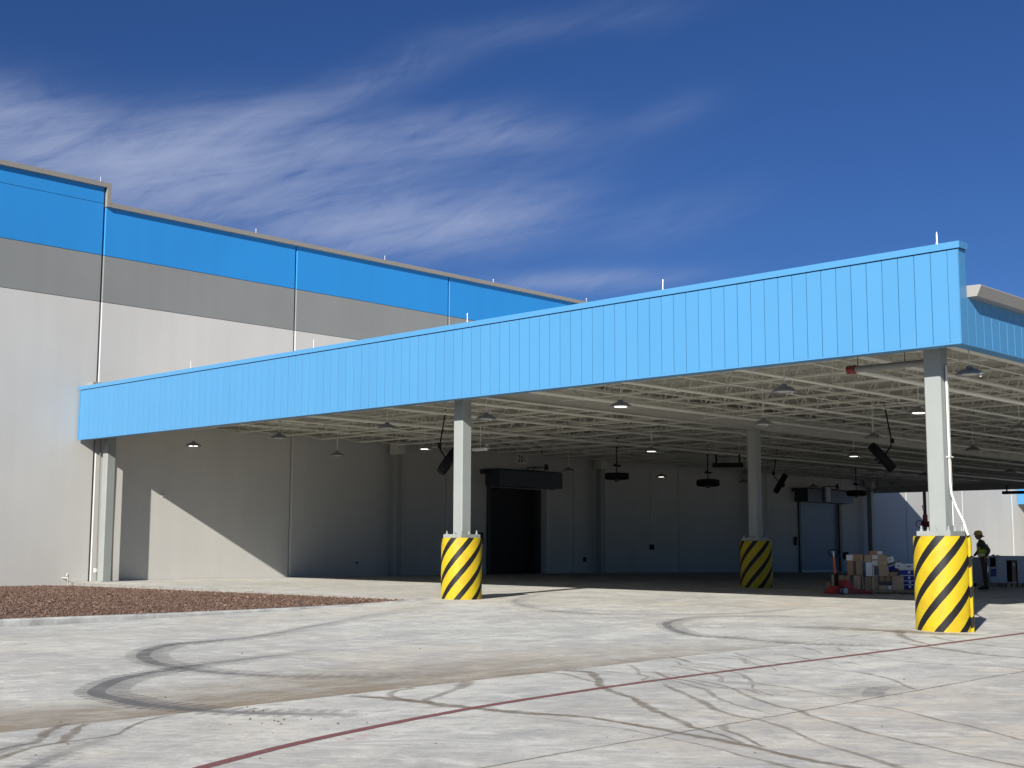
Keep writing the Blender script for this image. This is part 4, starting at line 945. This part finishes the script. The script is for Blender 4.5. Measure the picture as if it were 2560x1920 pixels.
for (r_, ly, d_, m, lb, kw) in (
 ((305, 365, 1090, 1400), .25, .4, CARD2, 'narrow pale carton behind the pallet jack mast', {}),
 ((190, 272, 1240, 1420), .45, .3, CARD, 'low dark carton at the outer left end of the pallet load', {}),
 ((452, 565, 1100, 1400), .10, .5, CARD, 'upright carton just right of the pallet jack mast', {}),
 ((575, 668, 1100, 1400), .06, .5, CARD, 'slim upright carton beside the black gap in the bottom row', {}),
 ((735, 918, 1105, 1395), .03, .55, CARD2, 'tall carton with a hand hole in the bottom row', {'tape': (.72, .9)}),
 ((950, 1062, 1125, 1390), .05, .5, CARD, 'upright carton below the white carton', {}),
 ((1085, 1140, 1110, 1385), .05, .5, CARD2, 'thin upright carton, left of a pair in the bottom row', {}),
 ((1144, 1198, 1110, 1385), .05, .5, CARD, 'thin upright carton, right of a pair in the bottom row', {}),
 ((1225, 1325, 1110, 1215), .10, .4, CARD, 'small carton in the row above the black gap', {}),
 ((1340, 1452, 1110, 1212), .10, .4, CARD, 'small carton next to the large square carton', {}),
 ((1215, 1452, 1216, 1286), .14, .4, TAPE, 'flat black block standing for the shaded gap between two layers of small cartons', {}),  # black block fills the gap; its colour stands for the shade there
 ((1210, 1455, 1288, 1384), .05, .45, CARD2, 'low wide carton with a white label at its corner', {'lab': (.74, .99, .1, .9)}),
 ((1465, 1685, 1108, 1385), .0, .5, CARD2, 'large square carton left of the blue totes', {}),
 ((625, 908, 815, 1095), .05, .5, CARD, 'big carton crossed by a dark strap in the middle row', {'tape': (.38, .58)}),
 ((975, 1095, 840, 1112), .0, .35, WHITEP, 'tall white carton in the middle of the load', {}),
 ((1104, 1226, 905, 1106), .03, .4, WHITEP, 'pale printed carton right of the white carton', {'tape': (.2, .95)}),
 ((1230, 1408, 1006, 1106), .03, .42, CARD2, 'wide tan carton directly on the bottom row, below its twin', {}),
 ((1230, 1406, 902, 1003), .03, .42, CARD2, 'wide tan carton resting on its twin', {}),
 ((1084, 1385, 801, 900), .05, .42, CARD2, 'long tan carton with a white label on its left end', {'lab': (0.02, .38, .1, .9)}),
 ((1090, 1382, 692, 799), .05, .42, CARD2, 'long tan carton with a torn white label, under the topmost carton', {'lab': (0.02, .40, .25, .92)}),
 ((945, 1085, 692, 835), .1, .4, CARD2, 'ochre carton behind the white carton', {}),
 ((600, 928, 690, 813), .05, .45, CARD, 'long carton with two white labels on its left end', {'lab': (.02, .40, .06, .94)}),
 ((1050, 1310, 615, 690), .12, .4, CARD, 'flat reddish carton topmost on the load', {'lab': (.58, .96, .1, .9)}),
 ((1420, 1568, 1030, 1106), .05, .35, CARD, 'small carton behind the toppled white lid', {}),
):
    x0, x1, z0, z1 = rc(*r_); carton(x0, x1, z0, z1, ly, d_, m, lb, **kw)
def tote(lx0, lx1, z0, z1, ly, d_, label, lid=False, rot=(0, 0)):
    ca, sa = math.cos(PA), math.sin(PA); cx = (lx0 + lx1) / 2; X = PO[0] + cx * ca - ly * sa; Y = PO[1] + cx * sa + ly * ca; w_ = (lx1 - lx0) / 2; h = z1 - z0
    t = thing('tote', label, 'tote', (X, Y, zf + z0), PA, 'blue totes on the pallet')
    MB().add([(-w_ * .92, .02, .001), (w_ * .92, .02, .001), (w_ * .92, d_ - .02, .001), (-w_ * .92, d_ - .02, .001), (-w_, 0, h - .02), (w_, 0, h - .02), (w_, d_, h - .02), (-w_, d_, h - .02)],
             [(0, 3, 2, 1), (4, 5, 6, 7), (0, 1, 5, 4), (1, 2, 6, 5), (2, 3, 7, 6), (3, 0, 4, 7)]).obj('body', TOTE, t)
    MB().box(-w_ - .012, w_ + .012, -.012, d_ + .012, h - .022, h - .002).obj('rim', WHITEP, t)
    MB().box(-.03 + w_ * .2, .03 + w_ * .2, -.004, .012, h * .25, h * .72).obj('emblem', WHITEP, t)
    if rot != (0, 0): t.rotation_euler = (rot[0], rot[1], PA)
    return t
for r_, lb in (((1690, 1872, 1268, 1358), 'blue tote at the bottom of the stack'), ((1680, 1885, 1190, 1266), 'blue tote second from the bottom of the stack'), ((1630, 1900, 1085, 1188), 'wide blue tote in the upper stack'), ((1605, 1920, 975, 1083), 'wide blue tote topmost under the white lid')):
    x0, x1, z0, z1 = rc(*r_); tote(x0, x1, z0, z1, .08, .45, lb)
x0, x1, z0, z1 = rc(1400, 1680, 800, 900)
tote(x0, x1, .66, .80, .12, .4, 'blue tote tipped over on top of the load', rot=(R(8), R(-16)))
x0, x1, z0, z1 = rc(1420, 1600, 905, 1030); carton(x0, x1, z0, z1, .3, .35, TAPE, 'dark blue carton under the tipped tote')
def lid(lx0, lx1, z0, z1, ly, label, ry=0.0):
    ca, sa = math.cos(PA), math.sin(PA); cx = (lx0 + lx1) / 2; X = PO[0] + cx * ca - ly * sa; Y = PO[1] + cx * sa + ly * ca; w_ = (lx1 - lx0) / 2; h = z1 - z0
    t = thing('box_lid', label, 'lid', (X, Y, zf + z0), PA, 'white lids on the load'); t.rotation_euler = (0, ry, PA)
    MB().box(-w_, w_, 0, .4, 0, h).obj('top', WHITEP, t); MB().box(-w_ * .55, w_ * .1, -.004, -.001, h * .4, h * .58).obj('print', TAPE, t)
x0, x1, z0, z1 = rc(1690, 1945, 862, 973); lid(x0, x1, z0, z1, .05, 'white box lid lying flat on the blue totes')
x0, x1, z0, z1 = rc(1520, 1690, 855, 965); lid(x0, x1, z0, z1, .02, 'white box lid leaning beside the blue totes', R(14))
x0, x1, z0, z1 = rc(1395, 1520, 730, 840); lid(x0, x1, z0, z1, .08, 'white lid slid off the tipped tote', R(-10))

# ------------------------------------------------------------------ pallet jack
jk = thing('pallet_jack', 'red hand pallet jack with an orange handle and black loop grip', 'pallet jack', (-18.44, 31.62, gz(-18.4, 31.7)), PA + R(32))
fk = MB()
fk.prism([(.16, .03), (.16, .30), (.22, .38), (.26, .38), (.52, .06), (.56, .03)], 'y', -.27, -.12); fk.prism([(.16, .03), (.16, .30), (.22, .38), (.26, .38), (.52, .06), (.56, .03)], 'y', .12, .27)
o = fk.obj('frame', RED, jk)
for s in (-.27, .12): MB().box(.5, .98, s, s + .15, .04, .09).obj('fork', RED, jk)
MB().prism([(-.24, .02), (-.05, .22), (.02, .22), (.02, .05), (-.05, .02)], 'y', -.2, .2).obj('toe_guard', RED, jk)
for s in (-.07, .09):
    wl = MB().lathe([(.035, -.03), (.075, -.03), (.095, -.022), (.095, .022), (.075, .03), (.035, .03)], (0, 0, 0), 18, 0, 'y').obj('wheel', RUBBER, jk, True); wl.location = (.0 + .12, s - .12 - .12, .096)
    MB().lathe([(.001, -.034), (.06, -.034), (.078, -.031), (.078, -.029)], (0, 0, 0), 16, 0, 'y').obj('rim', WHEELW, wl, True)
MB().tube([(.05, 0, .1), (.04, 0, .55)], .055, 10).obj('pump', BLACKP, jk)
MB().tube([(.04, 0, .38), (0.02, 0, .62), (-.01, 0, .98)], .032, 8).obj('handle', ORANGE, jk)
MB().tube([(-.01, 0, .98), (-.02, 0, 1.14)], .022, 8).obj('lever', WHITEP, jk)
MB().tube([(-.005, 0, .98), (-.13, 0, 1.03), (-.165, 0, 1.10), (-.16, 0, 1.175), (-.02, 0, 1.185), (.12, 0, 1.175), (.125, 0, 1.1), (.09, 0, 1.03), (-.005, 0, .98)], .017, 6).obj('grip', BLACKP, jk)

# ------------------------------------------------------------------ bins, bulk containers, worker
WA = math.atan2(.43, .90)
def loc_of(lx, ly, o=(-18.95, 40.55)): ca, sa = math.cos(WA), math.sin(WA); return (o[0] + lx * ca - ly * sa, o[1] + lx * sa + ly * ca)
X, Y = loc_of(.17, 0)
t = thing('grey_bin', 'large grey bin with a rounded lid in front of the worker', 'bin', (X, Y, gz(X, Y)), WA)
MB().prism([(.04, .12), (.49, .12), (.53, .82), (-.0, .82)], 'y', 0, .5).obj('body', BIN, t)
MB().prism([(-.04, .78), (-.03, .86), (.03, .92), (.12, .94), (.50, .94), (.55, .90), (.55, .82), (-.01, .82)], 'y', -.02, .52).obj('lid', BIN, t)
for s in (.02, .42): MB().lathe([(.001, -.03), (.06, -.03), (.06, .03), (.001, .03)], (.1, s, .06), 12, 0, 'y').obj('wheel', RUBBER, t)
def bulk(lx, w_, label, kind):
    X, Y = loc_of(lx, .25); z = gz(X, Y)
    t = thing('bulk_container', label, 'container', (X, Y, z), WA, 'white bulk containers behind the worker'); d_ = .9; h0, h1 = .13, .985
    if kind == 0:      # front with two openings
        m = MB(); m.box(0, .04, 0, .05, h0, h1); m.box(w_ - .04, w_, 0, .05, h0, h1); m.box(.04, w_ - .04, 0, .05, h0, .33); m.box(.04, w_ - .04, 0, .05, .575, .63); m.box(.04, w_ - .04, 0, .05, .94, h1)
        m.box(0, .03, .05, d_, h0, h1); m.box(w_ - .03, w_, .05, d_, h0, h1); m.box(.03, w_ - .03, d_ - .03, d_, h0, h1); m.box(.03, w_ - .03, .05, d_ - .03, .955, h1); m.box(.03, w_ - .03, .05, d_ - .03, h0, h0 + .03); m.obj('shell', CRATEW, t)
        MB().box(.05, w_ - .05, .08, .12, .33, .575).obj('drawer', TOTE, t); MB().box(.05, w_ - .05, .1, .14, .63, .94).obj('inner_panel', BLACKP, t)
    elif kind == 1:
        m = MB(); m.box(0, w_, 0, d_, h0, h1); m.obj('shell', CRATEW, t)
    else:
        m = MB(); m.box(0, .05, 0, .05, h0, h1); m.box(w_ - .12, w_, 0, .05, h0, h1); m.box(.05, w_ - .12, 0, .05, .85, h1); m.box(0, .03, .05, d_, h0, h1); m.box(w_ - .03, w_, .05, d_, h0, h1); m.box(.03, w_ - .03, d_ - .03, d_, h0, h1); m.box(.03, w_ - .03, .05, d_ - .03, .96, h1); m.box(.03, w_ - .03, .05, d_ - .03, h0, h0 + .03); m.obj('shell', CRATEW, t)
        for q, (a, b, mm) in enumerate(((.06, .2, BLACKP), (.21, .33, CARD))): MB().box(a, b, .1, .5, h0 + .031, .83).obj('packed_carton', mm, t)
        MB().box(.25, .30, .094, .098, .65, .76).obj('paper_label', WHITEP, t)
    for k in range(3): MB().box(.02 + k * (w_ - .14) / 2, .12 + k * (w_ - .14) / 2, .02, d_ - .02, .0, .128).obj('skid', WOOD, t)
bulk(.72, .26, 'white bulk container with a dark and a blue opening, beside the worker', 0)
bulk(.985, .215, 'plain white closed container between two open ones', 1)
bulk(1.205, .49, 'white bulk container with cartons packed inside', 2)
bulk(1.70, .6, 'plain pale container at the outer right of the row', 1)
t = thing('parts_tray', 'small dark tools lying on the white container', 'tools', (*loc_of(.86, .4), gz(-18.3, 41) + .987), WA)
MB().prism([(-.06, 0), (.08, 0), (.02, .05)], 'y', 0, .1).obj('wrench', BLACKP, t); MB().tube([(.1, .02, .012), (.2, .05, .012)], .012, 6).obj('pen', BLACKP, t)

# worker: one continuous body by skin modifier, facing local -x
def skin_body(name, verts, edges, radii, m, parent, root=0, sub=2):
    me = bpy.data.meshes.new(name); me.from_pydata(verts, edges, []); o = link(name, me, parent)
    md = o.modifiers.new('skin', 'SKIN'); md.use_smooth_shade = True
    for i, v in enumerate(me.skin_vertices[0].data):
        r_ = radii[i]; v.radius = r_ if isinstance(r_, tuple) else (r_, r_); v.use_root = (i == root)
    s = o.modifiers.new('sub', 'SUBSURF'); s.levels = sub; s.render_levels = sub
    me.materials.append(m); return o
WX, WY = -17.42, 38.55
wk = thing('person', 'worker in a hard hat and yellow green vest leaning on the grey bin', 'person', (WX, WY, gz(WX, WY)), WA); wk.rotation_euler = (0, R(-2), WA)
SKIN = mat('skin', (.22, .115, .075), .6, .05, 8); SHIRT = mat('shirt_dark', (.055, .055, .05), .8, .12, 14); TROU = mat('trousers_dark', (.035, .026, .02), .85, .12, 10)
VEST = mat('vest_yellow', (.32, .42, .02), .7, .08, 10); REFL = mat('vest_band', (.60, .60, .56), .35, .05, 10); HAT = mat('hard_hat', (.50, .36, .06), .35, .05, 8); HAIR = mat('hair_dark', (.012, .01, .009), .7, .1, 12)
bv = [(.03, 0, .96), (.015, 0, 1.10), (-.005, 0, 1.25), (.0, 0, 1.38), (-.02, 0, 1.455), (-.035, 0, 1.50),      # pelvis..neck 0-5
      (.0, .17, 1.38), (-.10, .21, 1.13), (-.24, .18, 1.0),                                                        # far arm to the bin 6-8
      (.03, -.18, 1.38), (.20, -.24, 1.16), (.11, -.19, .98),                                                      # near arm, elbow back 9-11
      (.035, .09, .90), (.03, .10, .50), (.03, .11, .09), (-.07, .12, .05), (-.14, .12, .04),                      # far leg 12-16
      (.035, -.09, .90), (.035, -.10, .50), (.055, -.11, .09), (-.05, -.12, .05), (-.12, -.12, .04)]                # near leg
be = [(0, 1), (1, 2), (2, 3), (3, 4), (4, 5), (3, 6), (6, 7), (7, 8), (3, 9), (9, 10), (10, 11), (0, 12), (12, 13), (13, 14), (14, 15), (15, 16), (0, 17), (17, 18), (18, 19), (19, 20), (20, 21)]
br = [(.12, .16), (.115, .15), (.125, .165), (.115, .17), (.07, .085), .052, .075, .05, .036, .075, .052, .038, (.10, .10), .072, .052, .045, .035, (.10, .10), .072, .052, .045, .035]
skin_body('body', bv, be, br, TROU, wk)
# upper clothing
skin_body('shirt', [(.02, 0, 1.02), (.0, 0, 1.25), (.0, 0, 1.39), (-.02, 0, 1.45), (.0, .18, 1.385), (-.10, .215, 1.13), (-.20, .19, 1.04), (.03, -.19, 1.385), (.20, -.245, 1.16), (.14, -.21, 1.03)],
          [(0, 1), (1, 2), (2, 3), (2, 4), (4, 5), (5, 6), (2, 7), (7, 8), (8, 9)], [(.125, .165), (.132, .172), (.122, .178), (.075, .09), .082, .06, .046, .082, .06, .047], SHIRT, wk)
vs_ = MB(); ringsv = [(.98, .145, .185, .02), (1.06, .15, .19, .015), (1.2, .148, .188, .0), (1.33, .138, .178, .0), (1.42, .10, .13, -.01)]
nv = 20
for (z, rx, ry, cx) in ringsv: vs_.v += [(cx + rx * math.cos(2 * math.pi * k / nv), ry * math.sin(2 * math.pi * k / nv), z) for k in range(nv)]
for j in range(len(ringsv) - 1):
    for k in range(nv):
        ang = 360 * (k + .5) / nv
        if j >= 2 and (70 < ang < 110 or 250 < ang < 290): continue
        vs_.f.append((j * nv + k, j * nv + (k + 1) % nv, (j + 1) * nv + (k + 1) % nv, (j + 1) * nv + k)); vs_.m.append(0)
vs_.obj('vest', VEST, wk, True)
bd = MB(); bd.lathe([(1, 1.0), (1, 1.05)], n=20); 
bd.v = [(.017 + p[0] * .152, p[1] * .192, p[2] + .01) for p in bd.v]; bd.obj('reflective_band', REFL, wk, True)
MB().box(-.148, -.120, -.12, -.07, 1.18, 1.38).obj('reflective_stripe', REFL, wk)
# head
hd = MB(); hp = []
import bmesh
bm = bmesh.new(); bmesh.ops.create_uvsphere(bm, u_segments=24, v_segments=16, radius=1)
for v in bm.verts:
    x, y, z = v.co
    v.co = Vector((x * .098, y * .076, z * .118))
    if x < 0: 
        v.co.x -= .006 * (1 - abs(z)); 
        if z < -.2: v.co.x -= .012 * min(1, (-z - .2) * 2) * (1 - abs(y))                     # jaw and chin
        if -.25 < z < .12 and abs(y) < .22: v.co.x -= .024 * (1 - abs(y) / .22) * (1 - abs(z + .1) / .25)   # nose
        if .05 < z < .25 and .2 < abs(y) < .5: v.co.x += .006                                                # eye sockets
        if -.52 < z < -.42 and abs(y) < .35: v.co.x += .005                                                  # mouth line
    elif z < -.3: v.co.x *= .8
hm_ = bpy.data.meshes.new('head'); bm.to_mesh(hm_); bm.free(); hm_.materials.append(SKIN); hm_.polygons.foreach_set('use_smooth', [True] * len(hm_.polygons))
ho = link('head', hm_, wk); ho.location = (-.06, 0, 1.605); ho.rotation_euler = (0, R(-4), 0)
for s in (-1, 1): MB().lathe([(.001, 0), (.022, 0), (.03, .008), (.02, .016), (.001, .014)], (.012, s * .074, -.005), 10, 0, 'y').obj('ear', SKIN, ho)
for s in (-1, 1): MB().lathe([(.001, -.008), (.009, -.004), (.009, .004), (.001, .008)], (-.094, s * .032, .018), 8).obj('eye', HAIR, ho)
hr = MB().lathe([(.001, .10), (.06, .09), (.09, .03), (.085, -.04), (.05, -.08), (.001, -.085)], (.03, 0, .0), 14); hr.v = [(p[0] * .82 + .012, p[1] * .80, p[2]) for p in hr.v]; hr.obj('hair', HAIR, ho, True)
MB().tube([(.085, 0, -.02), (.13, 0, -.025), (.165, 0, -.03)], [.022, .024, .01], 8).obj('ponytail', HAIR, ho, True)
ht = MB().lathe([(.13, .028), (.136, .034), (.128, .045), (.125, .07), (.115, .11), (.085, .145), (.04, .16), (.001, .163)], (0, 0, 0), 24); ht.v = [(p[0] * 1.0 - .004, p[1] * .82, p[2]) for p in ht.v]; ht.obj('hard_hat', HAT, ho, True)
MB().prism([(-.185, -.03), (-.11, -.085), (-.11, .085), (-.185, .03)], 'z', .030, .040).obj('hat_peak', HAT, ho)
# hands with five fingers each
def hand(loc, rotz, roty, parent, curl, nm='hand'):
    o = MB(); o.prism([(-.02, -.04), (.075, -.042), (.08, .038), (-.02, .03)], 'z', -.013, .013); h = o.obj(nm, SKIN, parent); h.location = loc; h.rotation_euler = (0, roty, rotz)
    for k, (yy_, l_) in enumerate(((-.032, .07), (-.011, .08), (.011, .075), (.031, .06))):
        a = curl
        MB().tube([(.07, yy_, 0), (.07 + l_ * .45, yy_, -.02 * a), (.07 + l_ * .75, yy_, -.05 * a), (.07 + l_ * .85, yy_, -.08 * a)], [.0095, .009, .0085, .007], 6).obj('finger', SKIN, h, True)
    MB().tube([(.0, -.035, 0), (.03, -.065, -.01), (.06, -.075, -.02)], [.011, .010, .008], 6).obj('thumb', SKIN, h, True)
    return h
hand((-.235, .18, 1.0), R(180), R(8), wk, .5); hand((.10, -.19, .985), R(150), R(60), wk, .8)
for s, xo in ((.115, .0), (-.115, .02)): MB().prism([(-.19 + xo, .0), (.09 + xo, .0), (.10 + xo, .06), (.03 + xo, .12), (-.04 + xo, .11), (-.12 + xo, .065), (-.19 + xo, .05)], 'y', s - .048, s + .048).obj('boot', HAIR, wk)
